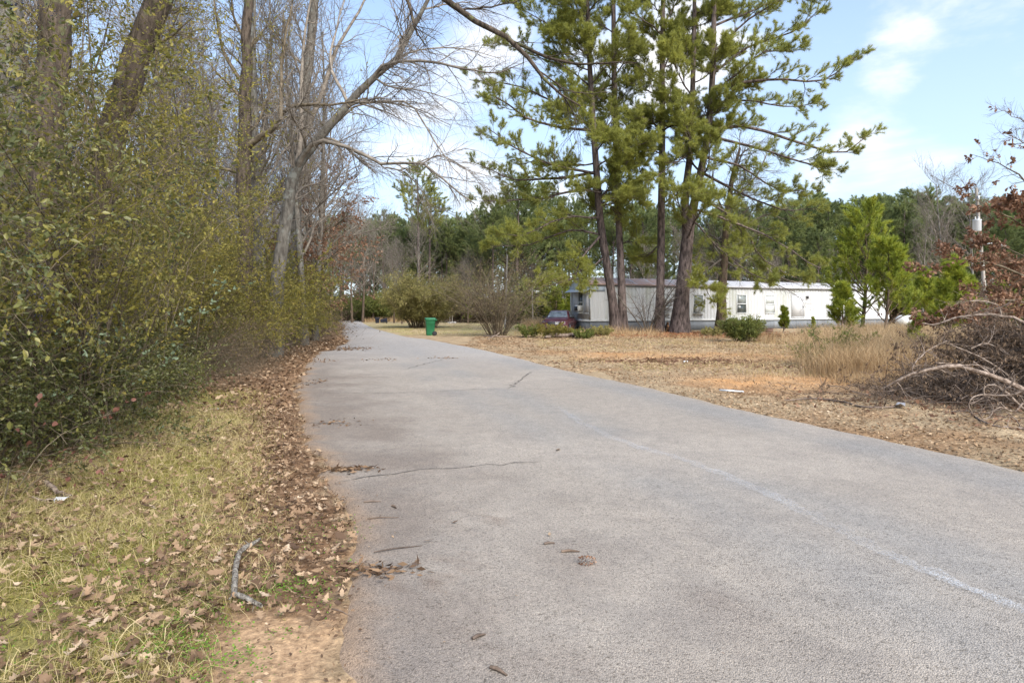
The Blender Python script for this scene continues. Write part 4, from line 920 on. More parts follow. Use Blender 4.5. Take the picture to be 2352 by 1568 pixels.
# undergrowth at the foot of the woods
UG = shrub('wood_shrub', 'dense shrub at the foot of the far wood', 'shrub', (-30, 96, 0), 4.2, 4.0, 540, 'cedar', 60, (10, 7, 10), (.15, .32), .5, False, -.02, 1.6, lean=(.0, 1.0), brl=(.8, 1.8), twl=(.5, 1.0), rr=.03, group='shrubs at the foot of the wood')
UB = shrub('brown_wood_shrub', 'brown leafless brush at the foot of the far wood', 'shrub', (-22, 92, 0), 3.8, 4.0, 541, 'brushleaf', 60, (10, 8, 5), (.12, .25), .4, False, -.02, 1.6, lean=(.0, 1.0), brl=(.8, 1.8), twl=(.5, 1.2), rr=.03, group='brown brush at the foot of the wood')
rng = np.random.default_rng(88)
for k in range(64):
    u = -150 + 2750 * (k + rng.random()) / 64
    Y0 = rng.uniform(70, 84) if u > 1060 else rng.uniform(92, 112)
    if 700 < u < 880: Y0 = rng.uniform(122, 135)
    X0 = UX(u, Y0); s = rng.uniform(.8, 1.35)
    if k % 2: copy_tree(UG, (X0, Y0, -.1), k, s, 'dense shrub at the foot of the far wood', 'shrubs at the foot of the wood')
    else: copy_tree(UB, (X0, Y0, -.1), k, s, 'brown leafless brush at the foot of the far wood', 'brown brush at the foot of the wood')
for k in range(26):
    Y0 = 26 + 70 * k / 26; X0 = left_x(Y0) - 8 - (k % 3) * 5 - .1 * Y0
    copy_tree(UB if k % 3 else UG, (X0, Y0, -.1), k, rng.uniform(.8, 1.3), 'brush under the bare trees of the roadside wood', 'brush in the roadside wood')

# ------------------------------------------------------------------ mobile home
MA, MB_ = np.array([5.4, 43.0]), np.array([33.5, 55.7])
ML = np.linalg.norm(MB_ - MA); mdir = (MB_ - MA) / ML; mang = math.atan2(mdir[1], mdir[0])
def mlx(u):          # distance along the long wall of the ray through image column u
    k = (u - 1176) / F
    return (k * MA[1] - MA[0]) / (mdir[0] - k * mdir[1])
mat_w = plain_mat('ribbed_siding', (.50, .505, .50), .5, 0, .07, 1.1, .4, dirt=(.34, .36, .27), sc=(1, 1, .25), thr=.52, soft=.25)
mat_w2 = plain_mat('white_panel', (.58, .585, .59), .45, 0, .06, 1.2, .4, dirt=(.52, .53, .47), thr=.6, soft=.25)
mat_trim = plain_mat('white_trim', (.62, .63, .62), .4, 0, .06, 3)
mat_dark = plain_mat('eave_trim', (.15, .15, .145), .5, 0, .3, 3)
mat_skirt = plain_mat('skirting', (.17, .185, .20), .6, 0, .18, 1.3, .3, dirt=(.24, .25, .26), sc=(1, 1, .3), thr=.55)
mat_blue = plain_mat('gable_metal', (.36, .42, .48), .5, .1, .15, 3, .4, dirt=(.55, .57, .58), thr=.55)
mat_glass = plain_mat('window_glass', (.20, .22, .21), .12, 0, .3, 2, .6)
mat_glass2 = plain_mat('window_glass_blinds', (.52, .55, .53), .2, 0, .1, 2, .6)
mat_glassd = plain_mat('dark_window_glass', (.06, .07, .065), .08, 0, .3, 2, .6)
mat_ac = plain_mat('cooler_casing', (.55, .55, .52), .5, 0, .12, 8)
mat_black = plain_mat('black_plastic', (.02, .02, .024), .45, 0, .3, 8)
m, n, l, b = newmat('trailer_roof')
tcx = n.new("ShaderNodeTexCoord"); sx = n.new("ShaderNodeSeparateXYZ"); l.new(tcx.outputs['Object'], sx.inputs[0])
mr = n.new("ShaderNodeMapRange"); mr.inputs['From Min'].default_value = 1; mr.inputs['From Max'].default_value = 17; mr.inputs['To Min'].default_value = .30; mr.inputs['To Max'].default_value = -.25
l.new(sx.outputs[0], mr.inputs[0])
nf = noise_node(n, l, 1.6, 8, sc=(1, .5, 1), rough=.7); ad = n.new("ShaderNodeMath"); ad.operation = 'ADD'; l.new(nf.outputs['Fac'], ad.inputs[0]); l.new(mr.outputs[0], ad.inputs[1])
rp = ramp(n, [(.42, (.52, .50, .48)), (.52, (.42, .39, .36)), (.66, (.36, .20, .13)), (.85, (.50, .30, .20))]); l.new(ad.outputs[0], rp.inputs[0]); l.new(rp.outputs[0], b.inputs['Base Color'])
b.inputs['Roughness'].default_value = .55; b.inputs['Metallic'].default_value = .15
mat_roof = m
WB, WT, SK_ = .86, 3.2, .72
W_T = 2.7
def trailer_home():
    root = thing('mobile_home', 'long white ribbed mobile home with rust-streaked roof behind the pines', 'mobile home', (MA[0], MA[1], 0), mang)
    def ribbed(x0, x1, ycoord, z0, z1, pitch=.31, d=.030, axis=0):
        k = int((x1 - x0) / pitch); xs = []; ys = []
        for i in range(k):
            a = x0 + (x1 - x0) * i / k; w = (x1 - x0) / k
            xs += [a, a + .60 * w, a + .66 * w, a + .94 * w]; ys += [0, 0, d, d]
        xs.append(x1); ys.append(0); xs = np.array(xs); ys = np.array(ys)
        if axis == 0: lo = np.stack([xs, ycoord + ys, 0 * xs + z0], -1)
        else: lo = np.stack([ycoord + ys, xs, 0 * xs + z0], -1)
        hi = lo.copy(); hi[:, 2] = z1; i = np.arange(len(xs) - 1); kk = len(xs)
        return np.vstack([lo, hi]), np.stack([i, i + 1, i + 1 + kk, i + kk], -1)
    xd = mlx(1905)
    A = Acc(); A.add(*ribbed(0, xd, 0, WB, WT)); V, f = ribbed(.0, W_T, 0, WB, 2.93, .17, .022, 1); A.add(V, f[:, ::-1])
    A.box(0, ML, .08, W_T, WB, WT - .01); A.build('wall', mat_w, root)
    A = Acc(); A.add(*ribbed(xd + .005, ML, -.004, WB, WT - .02, .4, .012)); A.build('wall', mat_w2, root)
    A = Acc(); A.box(.03, ML - .03, .06, W_T - .06, 0, SK_)
    for x in np.arange(0, ML, 1.22): A.box(x, x + .03, .045, .06, 0, SK_, .3)
    A.build('skirting', mat_skirt, root)
    A = Acc(); A.box(-.02, ML + .02, -.03, W_T + .02, SK_, SK_ + .075); A.box(-.01, ML + .01, -.018, W_T + .01, SK_ + .075, WB); A.build('belt_trim', mat_trim, root)
    A = Acc(); A.box(-.15, ML + .1, -.09, -.03, WT - .05, WT + .09); A.build('gutter', mat_dark, root)
    # low gable roof
    ys = [-.10, W_T / 2, W_T + .1]; zs = [WT + .09, WT + .62, WT + .09]
    xs = np.linspace(-.18, ML + .12, 60); rr = np.random.default_rng(3)
    V = []
    for j in range(3):
        for x in xs: V.append((x, ys[j], zs[j] + rr.normal() * .008))
    k = len(xs); i = np.arange(k - 1); fs = [np.stack([i + j * k, i + 1 + j * k, i + 1 + (j + 1) * k, i + (j + 1) * k], -1) for j in range(2)]
    R = Acc(); R.add(V, np.vstack(fs)); R.box(-.18, ML + .12, -.105, -.1, WT + .05, WT + .1); rf = R.build('roof', mat_roof, root)
    S = Acc()
    for x in np.arange(.8, ML, 1.5):
        S.add([(x, -.1, WT + .10), (x + .05, -.1, WT + .10), (x + .05, W_T / 2, WT + .64), (x, W_T / 2, WT + .64)], [(0, 1, 2, 3)])
    S.build('seam', mat_trim, rf)
    # end gable and drip lip
    A = Acc(); A.add([(-.10, -.06, 2.95), (-.10, W_T + .06, 2.95), (-.10, W_T + .06, WT + .08), (-.10, W_T / 2, WT + .60), (-.10, -.06, WT + .08),
                      (.12, -.06, 2.95), (.12, W_T + .06, 2.95), (.12, W_T + .06, WT + .08), (.12, W_T / 2, WT + .60), (.12, -.06, WT + .08)], [(0, 1, 2, 3, 4)])
    A.add(A.V[0][:], [(4, 9, 5, 0)]); A.box(-.10, 1.15, -.045, -.02, 2.80, WT - .02); A.build('gable', mat_blue, root)
    A = Acc(); A.add([(-.12, -.1, 2.98), (-.12, W_T + .1, 2.98), (-.48, W_T + .1, 2.78), (-.48, -.1, 2.78), (-.12, -.1, 2.94), (-.12, W_T + .1, 2.94), (-.48, W_T + .1, 2.74), (-.48, -.1, 2.74)],
                      [(0, 1, 2, 3), (7, 6, 5, 4), (3, 2, 6, 7), (0, 3, 7, 4)]); A.build('awning', mat_blue, root)
    A = Acc(); A.box(-.05, -.002, -.05, .10, WB, 2.93); A.box(-.05, -.004, W_T - .1, W_T + .03, WB, 2.93); A.box(-.045, -.003, .1, W_T - .1, 1.25, 1.29); A.build('corner_post', mat_trim, root)
    def window(x0, x1, z0, z1, upper, lower, ac=False):
        A = Acc(); t = .045
        A.box(x0 - t, x1 + t, -.045, .03, z1, z1 + t); A.box(x0 - t, x1 + t, -.055, .03, z0 - t, z0)
        A.box(x0 - t, x0, -.045, .03, z0, z1); A.box(x1, x1 + t, -.045, .03, z0, z1); w = A.build('window', mat_trim, root)
        zm = (z0 + z1) / 2
        A = Acc(); A.box(x0, x1, -.035, .0, zm - .03, zm + .03); A.build('sash', mat_trim, w)
        A = Acc(); A.box(x0, x1, -.012, .02, zm + .03, z1); A.build('pane', upper, w)
        A = Acc(); A.box(x0, x1, -.004, .02, z0, zm - .03); A.build('pane', lower, w)
        if ac:
            A = Acc(); A.box(x0 + .05, x1 - .12, -.42, -.01, z0 + .005, z0 + .42)
            for q in range(6): A.box(x0 + .09, x1 - .16, -.428, -.42, z0 + .05 + q * .055, z0 + .075 + q * .055)
            A.box(x0 - .1, x1 + .05, -.45, -.06, z0 - .10, z0 - .055); a = A.build('air_conditioner', mat_ac, root)
            A = Acc(); A.box(x0 + .1, x1 - .17, -.424, -.4205, z0 + .04, z0 + .37); A.build('grille', mat_black, a)
    zc = lambda v, u: CH + (HZ - v) / F * (MA[1] + mdir[1] * mlx(u))
    window(mlx(1521), mlx(1539), 1.32, 2.62, mat_glass2, mat_glass, True)
    window(mlx(1593), mlx(1614), 1.32, 2.62, mat_glass, mat_glassd, True)
    window(mlx(1692.5), mlx(1713), 1.30, 2.66, mat_glass, mat_glassd)
    window(mlx(1758), mlx(1778), 1.28, 2.64, mat_glass2, mat_glass2)
    d0, d1 = mlx(1819), mlx(1846)
    A = Acc(); A.box(d0, d1, -.035, .02, .93, 2.83); dr_ = A.build('door', mat_w2, root)
    A = Acc(); A.box(d0 - .05, d0, -.045, .02, .9, 2.88); A.box(d1, d1 + .05, -.045, .02, .9, 2.88); A.box(d0 - .05, d1 + .05, -.045, .02, 2.83, 2.88); A.box(d0 - .05, d1 + .05, -.06, .02, .88, .93); A.build('frame', mat_trim, dr_)
    A = Acc(); A.box(d0 + .01, d0 + .03, -.05, -.035, 1.0, 2.8); A.build('hinge', mat_dark, dr_)
    A = Acc(); A.box(d1 - .16, d1 - .09, -.075, -.035, 1.72, 1.80); A.box(d1 - .16, d1 - .11, -.06, -.035, 1.86, 1.92); A.build('handle', mat_black, dr_)
    A = Acc(); A.box(d1 + .28, d1 + .42, -.14, .0, 2.42, 2.66); A.build('wall_lamp', mat_black, root)
    # end window with cooler
    A = Acc(); y0, y1 = 1.0, 1.62
    A.box(-.05, .0, y0 - .06, y0, 1.36, 2.78); A.box(-.05, .0, y1, y1 + .06, 1.36, 2.78); A.box(-.05, 0, y0, y1, 2.74, 2.78); A.box(-.05, 0, y0, y1, 1.36, 1.4); w = A.build('window', mat_trim, root)
    A = Acc(); A.box(-.02, .0, y0, y1, 1.4, 2.74); A.build('pane', mat_glassd, w)
    A = Acc(); A.box(-.035, .0, y0, y1, 2.02, 2.07); A.build('sash', mat_trim, w)
    A = Acc(); A.box(-.40, -.02, y0 + .05, y1 - .03, 1.42, 1.83); A.box(-.3, -.02, y0, y1, 1.30, 1.34); a = A.build('air_conditioner', mat_ac, root)
    A = Acc(); A.box(-.405, -.4, y0 + .1, y1 - .08, 1.47, 1.78); A.build('grille', mat_black, a)
    A = Acc(); A.box(-.03, -.005, W_T - .75, W_T - .58, 1.45, 1.75); A.build('vent', mat_dark, root)
    for ya, yb in ((.25, .9), (1.75, 2.4)):
        A = Acc(); A.box(-.03, -.006, ya, yb, 1.35, 2.80); A.build('shutter', mat_w2, root)
    for xx in (4.3, 12.0, 19.5):
        A = Acc(); A.add(*tube(np.array([[(xx, W_T / 2 + .4, WT + .3), (xx, W_T / 2 + .4, WT + .85)]]), np.array([[.05, .05]]), 8)); A.build('roof_vent', mat_dark, root)
    return root
trailer_home()
def far_trailer():
    Y0 = 66; X0, X1 = UX(1232, Y0), UX(1345, Y0 + 4)
    root = thing('mobile_home', 'second white mobile home far off behind young pines and the car', 'mobile home', (X0, Y0, 0), .35)
    Lx = 6.5
    A = Acc(); A.box(0, Lx, 0, 3.4, .5, 3.15); A.build('wall', mat_w2, root)
    A = Acc(); A.box(-.1, Lx + .1, -.12, 3.5, 3.152, 3.27); A.build('gutter', mat_dark, root)
    A = Acc(); A.add([(-.1, -.12, 3.275), (Lx + .1, -.12, 3.275), (Lx + .1, 1.7, 3.65), (-.1, 1.7, 3.65), (Lx + .1, 3.5, 3.275), (-.1, 3.5, 3.275)], [(0, 1, 2, 3), (3, 2, 4, 5)]); A.build('roof', mat_w2, root)
    A = Acc(); A.box(.03, Lx - .03, .03, 3.3, 0, .498); A.build('skirting', mat_skirt, root)
    for x in (.7, 2.6, 4.6):
        A = Acc(); A.box(x, x + .7, -.03, .0, 1.6, 2.7); A.box(x - .05, x + .75, -.04, -.031, 2.1, 2.16); A.build('window', mat_glass, root)
far_trailer()
# pale tank behind the tall grass
tk = thing('pale_tank', 'low pale rounded tank half hidden behind grass, past the trailer end', 'tank', (UX(2091, 50), 50, 0), .2)
A = Acc(); rings = []
for s in np.linspace(-1, 1, 17):
    r = .48 * math.sqrt(max(.001, 1 - max(0, abs(s) - .72) ** 2 / .28 ** 2)); x = s * 1.25
    rings.append([(x, r * math.cos(a), .62 + r * math.sin(a)) for a in np.linspace(0, 2 * np.pi, 20, endpoint=False)])
A.loft(rings); A.build('body', mat_ac, tk, True)
A = Acc(); A.add(*tube(np.array([[(0, 0, 1.05), (0, 0, 1.2)]]), np.array([[.14, .13]]), 12)); A.build('cap', mat_ac, tk, True)
for s in (-.8, .8):
    A = Acc(); A.box(s - .08, s + .08, -.35, .35, 0, .2); A.build('foot', mat_skirt, tk)

# ------------------------------------------------------------------ car
mat_car = plain_mat('maroon_paint', (.075, .018, .024), .3, 0, .25, 5, .5, dirt=(.19, .12, .10), thr=.52, soft=.2)
mat_cardark = plain_mat('faded_dark_paint', (.13, .085, .07), .5, 0, .25, 5, .4)
mat_screen = plain_mat('windscreen', (.36, .41, .44), .12, .2, .3, 4, .9)
mat_chrome = plain_mat('chrome', (.55, .56, .58), .25, .9, .1, 10)
mat_tyre = plain_mat('tyre_rubber', (.025, .025, .026), .85, 0, .3, 10)
def car(u, Y0, rz, label):
    root = thing('parked_car', label, 'car', (UX(u, Y0), Y0, 0), rz)
    # x across, y from nose (0) to tail (4.8)
    st = [(-.02, .62, .48, .66), (.05, .80, .34, .74), (.25, .87, .24, .80), (.8, .90, .22, .88), (1.35, .91, .22, .94), (2.0, .92, .22, .95), (3.0, .92, .22, .95), (3.9, .91, .22, .97), (4.5, .88, .26, .95), (4.8, .80, .40, .86), (4.86, .62, .5, .78)]
    rings = []
    for y, w, z0, z1 in st:
        h = z1 - z0
        rings.append([(w * sx, y, z0 + h * t) for sx, t in ((-.80, 1), (-.2, 1.03), (.2, 1.03), (.80, 1), (.93, .93), (1, .75), (1.02, .45), (.99, .12), (.90, 0), (-.90, 0), (-.99, .12), (-1.02, .45), (-1, .75), (-.93, .93))])
    A = Acc(); A.loft(rings); body = A.build('body', mat_car, root, True)
    cab = [(1.35, .74, .95, .95), (2.05, .60, .93, 1.44), (2.6, .60, .93, 1.49), (3.3, .59, .93, 1.46), (4.15, .70, .95, .98)]
    A = Acc(); rings = []
    for y, w, z0, z1 in cab: rings.append([(-.80, y, z0), (-w, y, z1 - .02), (-w * .8, y, z1), (w * .8, y, z1), (w, y, z1 - .02), (.80, y, z0)])
    A.loft(rings); A.build('roof', mat_car, root, True)
    def quad(name, mat, pts, off):
        A = Acc(); p = np.array(pts, float); o = np.array(off, float); k = len(pts)
        A.add(np.vstack([p + o, p - o * .5]), [list(range(k))]); A.add(p + o, [list(range(k))]); return A.build(name, mat, root)
    quad('windscreen', mat_screen, [(-.70, 1.44, 1.0), (.70, 1.44, 1.0), (.55, 2.0, 1.405), (-.55, 2.0, 1.405)], (0, -.02, .02))
    quad('rear_window', mat_screen, [(.64, 4.07, 1.03), (-.64, 4.07, 1.03), (-.53, 3.40, 1.40), (.53, 3.40, 1.40)], (0, .02, .02))
    for s in (-1, 1):
        for (ya, yb, yc, yd) in ((1.72, 2.62, 2.62, 2.12), (2.70, 3.72, 3.3, 2.70)):
            quad('side_window', mat_screen, [(s * .785, ya, 1.0), (s * .785, yb, 1.0), (s * .63, yc, 1.40), (s * .63, yd, 1.40)], (s * .03, 0, .01))
        quad('headlight', mat_chrome, [(s * .50, -.0, .60), (s * .78, .06, .60), (s * .76, .09, .74), (s * .50, .02, .74)], (0, -.025, 0))
        A = Acc(); A.loft([[(s * (.9 + d), 1.66 + b_, 1.02 + c_) for b_, c_ in ((-.07, -.06), (.07, -.06), (.07, .07), (-.07, .07))] for d in (0, .2)]); A.build('side_mirror', mat_black, root)
        A = Acc(); A.box(s * .915 - .012, s * .915 + .025, .5, 4.3, .50, .55); A.build('side_trim', mat_black, root)
        for yw in (.95, 3.85):
            A = Acc(); rr = [(.0, .20), (.02, .31), (.08, .335), (.16, .335), (.22, .31), (.24, .18)]
            A.loft([[(s * (.70 + d), yw + r * math.cos(a), .335 + r * math.sin(a)) for a in np.linspace(0, 2 * np.pi, 22, endpoint=False)] for d, r in rr]); w = A.build('wheel', mat_tyre, root, True)
            A = Acc(); A.loft([[(s * (.935 + d), yw + r * math.cos(a), .335 + r * math.sin(a)) for a in np.linspace(0, 2 * np.pi, 16, endpoint=False)] for d, r in ((0, .2), (.012, .19), (.02, .06))]); A.build('rim', mat_chrome, w, True)
            A = Acc(); A.box(s * .92 - .02, s * .92 + .03, yw + .72, yw + 1.9, .62, .64) if yw < 1 else A.box(s * .92 - .02, s * .92 + .03, yw - 1.0, yw - .7, .82, .85); A.build('door_seam', mat_black, root)
    A = Acc(); A.box(-.40, .40, -.055, .02, .56, .73); g = A.build('grille', mat_black, root)
    A = Acc(); [A.box(-.40, .40, -.062, -.056, .575 + q * .035, .59 + q * .035) for q in range(5)]; A.build('slat', mat_chrome, g)
    A = Acc(); A.loft([rbox(-.88, .88, -.12, .12, z, .06) for z in (.34, .36, .50, .52)]); A.build('bumper', mat_cardark, root)
    A = Acc(); A.loft([rbox(-.86, .86, 4.72, 4.98, z, .06) for z in (.36, .54)]); A.build('bumper', mat_cardark, root)
    A = Acc(); A.add([(-.72, .28, .835), (.72, .28, .835), (.76, 1.32, .975), (-.76, 1.32, .975), (-.72, .28, .82), (.72, .28, .82)], [(0, 1, 2, 3), (4, 5, 1, 0)]); A.build('hood', mat_car, root)
    return root
car(1272, 41.0, math.radians(-14), 'old maroon sedan parked nose-out between the shrubs beside the white trailer')

# ------------------------------------------------------------------ bins
def bin_parts(root, body_m, lid_m, h=1.04, w=.56, d=.66, wheels=True):
    A = Acc(); z = [0, .03, .2, .74, .76, .80, .90, .92, .965, 1.0]
    k = [.76, .80, .83, .93, .97, .97, 1.0, 1.06, 1.07, 1.07]
    A.loft([rbox(-w / 2 * q, w / 2 * q, -d / 2 * q, d / 2 * q, zz * h * .93, .05) for zz, q in zip(z, k)]); A.build('body', body_m, root)
    A = Acc(); A.loft([rbox(-w / 2 * q, w / 2 * q, -d / 2 * q, d / 2 * q, zz, .06) for zz, q in ((h * .933, 1.12), (h * .955, 1.13), (h * .985, 1.04), (h * 1.0, .86), (h * 1.003, .3))]); A.build('lid', lid_m, root)
    A = Acc(); A.box(w * .55, w * .70, -d * .33, d * .33, h * .88, h * .915); A.box(w * .50, w * .70, -d * .36, -d * .33, h * .84, h * .915); A.box(w * .50, w * .70, d * .33, d * .36, h * .84, h * .915); A.build('handle', body_m, root)
    if wheels:
        for s in (-1, 1):
            A = Acc(); A.loft([[(w * .42 + r * math.cos(a), s * (d * .36 + dd), .14 + r * math.sin(a)) for a in np.linspace(0, 2 * np.pi, 20, endpoint=False)] for dd, r in ((0, .11), (.01, .14), (.05, .14), (.06, .11))]); wh = A.build('wheel', mat_tyre, root, True)
            A = Acc(); A.loft([[(w * .42 + r * math.cos(a), s * (d * .36 + dd), .14 + r * math.sin(a)) for a in np.linspace(0, 2 * np.pi, 14, endpoint=False)] for dd, r in ((.061, .075), (.066, .03))]); A.build('rim', mat_black, wh, True)
mat_green = plain_mat('green_plastic', (.010, .125, .050), .45, 0, .12, 4, .5)
mat_green2 = plain_mat('green_lid_plastic', (.016, .17, .07), .4, 0, .12, 4, .5)
mat_navy = plain_mat('dark_blue_plastic', (.018, .020, .035), .5, 0, .3, 4)
bx, by = G(988, 771)
g = thing('wheeled_bin', 'tall green wheeled rubbish bin beside the road', 'bin', (bx, by, gz(bx, by) + .0), math.radians(12)); bin_parts(g, mat_green, mat_green2)
k1 = thing('dark_bin', 'dark upright bin standing in the grass by the road bend', 'bin', (UX(866.5, 70), 70, .05), .3); bin_parts(k1, mat_navy, mat_navy, .62, .46, .46, False)
k2 = thing('dark_bin', 'dark bin tipped over on its side beside the upright one', 'bin', (UX(874, 69.5), 69.5, .30), .2); bin_parts(k2, mat_navy, mat_navy, .74, .46, .46, False); k2.rotation_euler = (math.radians(6), math.radians(84), .2)

# ------------------------------------------------------------------ poles
def pole(name, label, cat, u0, v0, u1, v1, Y0, r, mat='pole'):
    p0 = np.array([UX(u0, Y0), Y0, 0]); p1 = P(u1, v1, Y0); root = thing(name, label, cat, tuple(p0))
    A = Acc(); t = np.linspace(0, 1, 8)[:, None]; V, f = tube((t * (p1 - p0))[None], (r * (1 - .3 * t[:, 0]))[None], 12); A.add(V, f); A.build('shaft', M[mat], root, True); return root, p1 - p0
mat_can = plain_mat('transformer_paint', (.62, .65, .68), .4, 0, .06, 2)
YPw = 46
pr, top = pole('power_pole', 'weathered wooden power pole with pale transformer can, behind the rusty oak leaves', 'power pole', 2269, 752, 2242, 432, YPw, .135)
at = lambda f_: top * f_
A = Acc(); c = at(.735) + np.array([-.30, -.18, 0])
A.loft([ring(c[0], c[1], c[2] + z, r, r, 20) for z, r in ((-.42, .24), (-.40, .27), (.36, .27), (.38, .29), (.42, .29), (.45, .12))]); tr_ = A.build('transformer', mat_can, pr, True)
A = Acc(); A.box(c[0] + .1, c[0] + .42, c[1] + .05, c[1] + .2, c[2] + .1, c[2] + .16); A.box(c[0] + .1, c[0] + .42, c[1] + .05, c[1] + .2, c[2] - .25, c[2] - .19); A.build('bracket', mat_chrome, tr_)
for s in (-.12, .12):
    A = Acc(); A.loft([ring(c[0] + s, c[1], c[2] + .45 + z, r, r, 10) for z, r in ((0, .03), (.04, .05), (.08, .03), (.12, .05), (.16, .03), (.2, .02))]); A.build('bushing', mat_ac, tr_, True)
A = Acc(); c = at(.93); A.box(c[0] - .05, c[0] + .05, -.22, -.12, c[2] - .15, c[2] + .15); A.build('insulator', mat_can, pr)
c = at(.60); A = Acc(); A.add(*tube(np.array([[(c[0], -.1, c[2]), (c[0] + .5, -.3, c[2] + .1), (c[0] + 1.1, -.5, c[2] - .02)]]), np.array([[.03, .03, .03]]), 6)); lm = A.build('lamp_arm', mat_chrome, pr, True)
A = Acc(); A.loft([ring(c[0] + 1.2, -.52, c[2] - .06 + z, r, r, 12) for z, r in ((-.14, .12), (-.1, .2), (0, .2), (.08, .12), (.12, .05))]); A.build('lamp_head', mat_ac, lm, True)
pole('service_pole', 'thin pale pole seen through the multi-stemmed shrub', 'pole', 1160, 742, 1165, 585, 52, .085)
pole('service_pole', 'short thin pale pole near the far white trailer', 'pole', 1224, 740, 1222, 645, 58, .06)
def wire(label, A_, B_, sag, r=.012):
    t = np.linspace(0, 1, 24)[:, None]; p = np.array(A_) * (1 - t) + np.array(B_) * t; p[:, 2] -= sag * 4 * (t * (1 - t))[:, 0]
    A = Acc(); A.add(*tube(p[None], np.full((1, 24), r), 4)); o = A.build('power_wire', mat_black, None); tag(o, label, 'wire')
pp = np.array([pr.location.x, pr.location.y, 0])
wire('upper thin wire running from the pole past the wood to the road side', pp + at(.93) + [0, -.2, 0], (60, 30, 10.2), .8)
wire('lower drooping wire from the pole towards the mobile home', pp + at(.62) + [0, -.2, 0], (MA[0] + mdir[0] * 29, MA[1] + mdir[1] * 29 + 1, 3.7), .7)
# rusty box on two posts far off, with rubble at its foot
X0, Y0 = UX(1036, 66), 66
r0 = thing('post_box', 'small rusty box on two thin posts at the far lawn', 'box', (X0, Y0, 0))
A = Acc(); A.box(-.22, .22, -.15, .15, 1.35, 1.58); A.add([(-.25, -.18, 1.58), (.25, -.18, 1.58), (.25, .18, 1.58), (-.25, .18, 1.58), (-.25, 0, 1.70), (.25, 0, 1.70)], [(0, 1, 5, 4), (2, 3, 4, 5)]); A.build('body', plain_mat('rusty_metal', (.25, .11, .07), .8), r0)
for s in (-.13, .13):
    A = Acc(); A.add(*tube(np.array([[(s, 0, 0), (s, 0, 1.35)]]), np.array([[.035, .035]]), 6)); A.build('post', M['pole'], r0)
def rubble(label, u, v, n, mat, s, seed):
    X0, Y0 = G(u, v); rr = np.random.default_rng(seed)
    A = Acc()
    for k in range(n):
        c = rr.normal(size=2) * s * 2.2; h = s * rr.uniform(.4, 1); R = [ring(0, 0, z, s * q, s * q * .7, 7, rr.uniform(0, 6)) for z, q in ((0, .8), (h * .5, 1), (h, .6))]
        R = [np.asarray(q) + np.array([c[0], c[1], 0]) + rr.normal(size=(7, 3)) * s * .12 for q in R]; A.loft(R)
    o = A.build('rubble_heap', mat, None); o.location = (X0, Y0, gz(X0, Y0)); tag(o, label, 'rubble'); return o
rubble('pale rubble heap at the foot of the two-post box', 1040, 742, 9, plain_mat('pale_rubble', (.55, .52, .47), .9, var=.3), .16, 5)
rubble('grey stones strewn right of the forked pine foot', 1645, 768, 12, plain_mat('grey_stone', (.35, .32, .29), .9, var=.3), .10, 6)
rubble('turquoise and white plastic toy by the skirting, beside the brown box', 1744, 765, 3, plain_mat('turquoise_plastic', (.10, .45, .42), .4, var=.3), .14, 7)
A = Acc(); A.box(-.35, .35, -.18, .18, 0, .22); A.box(-.37, .37, -.2, .2, .22, .26); o = A.build('brown_box', plain_mat('brown_box_wood', (.14, .08, .06), .8), None); o.location = (UX(1762, 43), 43, .0); tag(o, 'low brown box against the skirting right of the evergreen shrub', 'box')
# log in front of the car, trash
def limb_thing(name, label, cat, lines, seed, mat='deadwood', sides=8, sub=0, kids=(0, 0), L=((.2, .5), (.1, .25)), grav=-.02, K=14, bump=.25, partname='branch', root=None):
    rng = np.random.default_rng(seed); p, r = stackp(lines, K); p[:, 1:-1] += rng.normal(size=p[:, 1:-1].shape) * r[:, 1:-1, None] * .35
    A = Acc(); add_tubes(A, p, r, sides, rng, bump)
    if kids[0]:
        a, b_ = grow(rng, p, r, kids[0], L[0], (.4, 1.2), (.1, 1), grav, .22, 6, .5, .3, rmax=.012); a[..., 2] = np.maximum(a[..., 2], .01); add_tubes(A, a, b_, 4, rng)
        if kids[1]:
            a2, b2 = grow(rng, a, b_, kids[1], L[1], (.4, 1.2), (.1, 1), grav, .22, 5, .55, .4); a2[..., 2] = np.maximum(a2[..., 2], .008); add_tubes(A, a2, b2, 3, rng)
    if root is not None: return A.build(partname, M[mat], root, True, tuple(root.location))
    o = A.build(name, M[mat], None, True); return tag(o, label, cat)
gl = lambda pts, zr=0.03: [(u, v - (zr + r) / (CH * F / (v - HZ)) * F, CH * F / (v - HZ), r) for u, v, r in pts]
limb_thing('fallen_log', 'short pale log lying in front of the shrub by the car', 'log', [gl([(1252, 778, .05), (1268, 776, .11), (1310, 776, .12), (1317, 777, .08)])], 601)
limb_thing('fallen_stick', 'crooked lichen-covered stick lying in the leaves of the verge', 'stick', [gl([(597, 1258, .008), (572, 1275, .014), (548, 1303, .015), (538, 1340, .016), (536, 1385, .015), (560, 1400, .013), (600, 1418, .010)], .05)], 602, 'lichen', kids=(4, 0), L=((.04, .09), (0, 0)))
limb_thing('fallen_stick', 'long thin pale stick slanting out of the thicket onto the leaves', 'stick', [[(380, 815, 11.5, .018), (420, 855, 11.0, .016), (475, 882, 12.2, .012)]], 603, kids=(4, 0), L=((.1, .3), (0, 0)))
limb_thing('fallen_stick', 'pale hooked stick at the base of the thicket beside the white scrap', 'stick', [gl([(75, 1152, .008), (95, 1160, .010), (118, 1158, .010), (140, 1150, .006)])], 604)
limb_thing('fallen_stick', 'dark stick pointing out from the thicket above the white scrap', 'stick', [gl([(85, 1105, .02), (130, 1140, .018), (165, 1150, .010)])], 605)
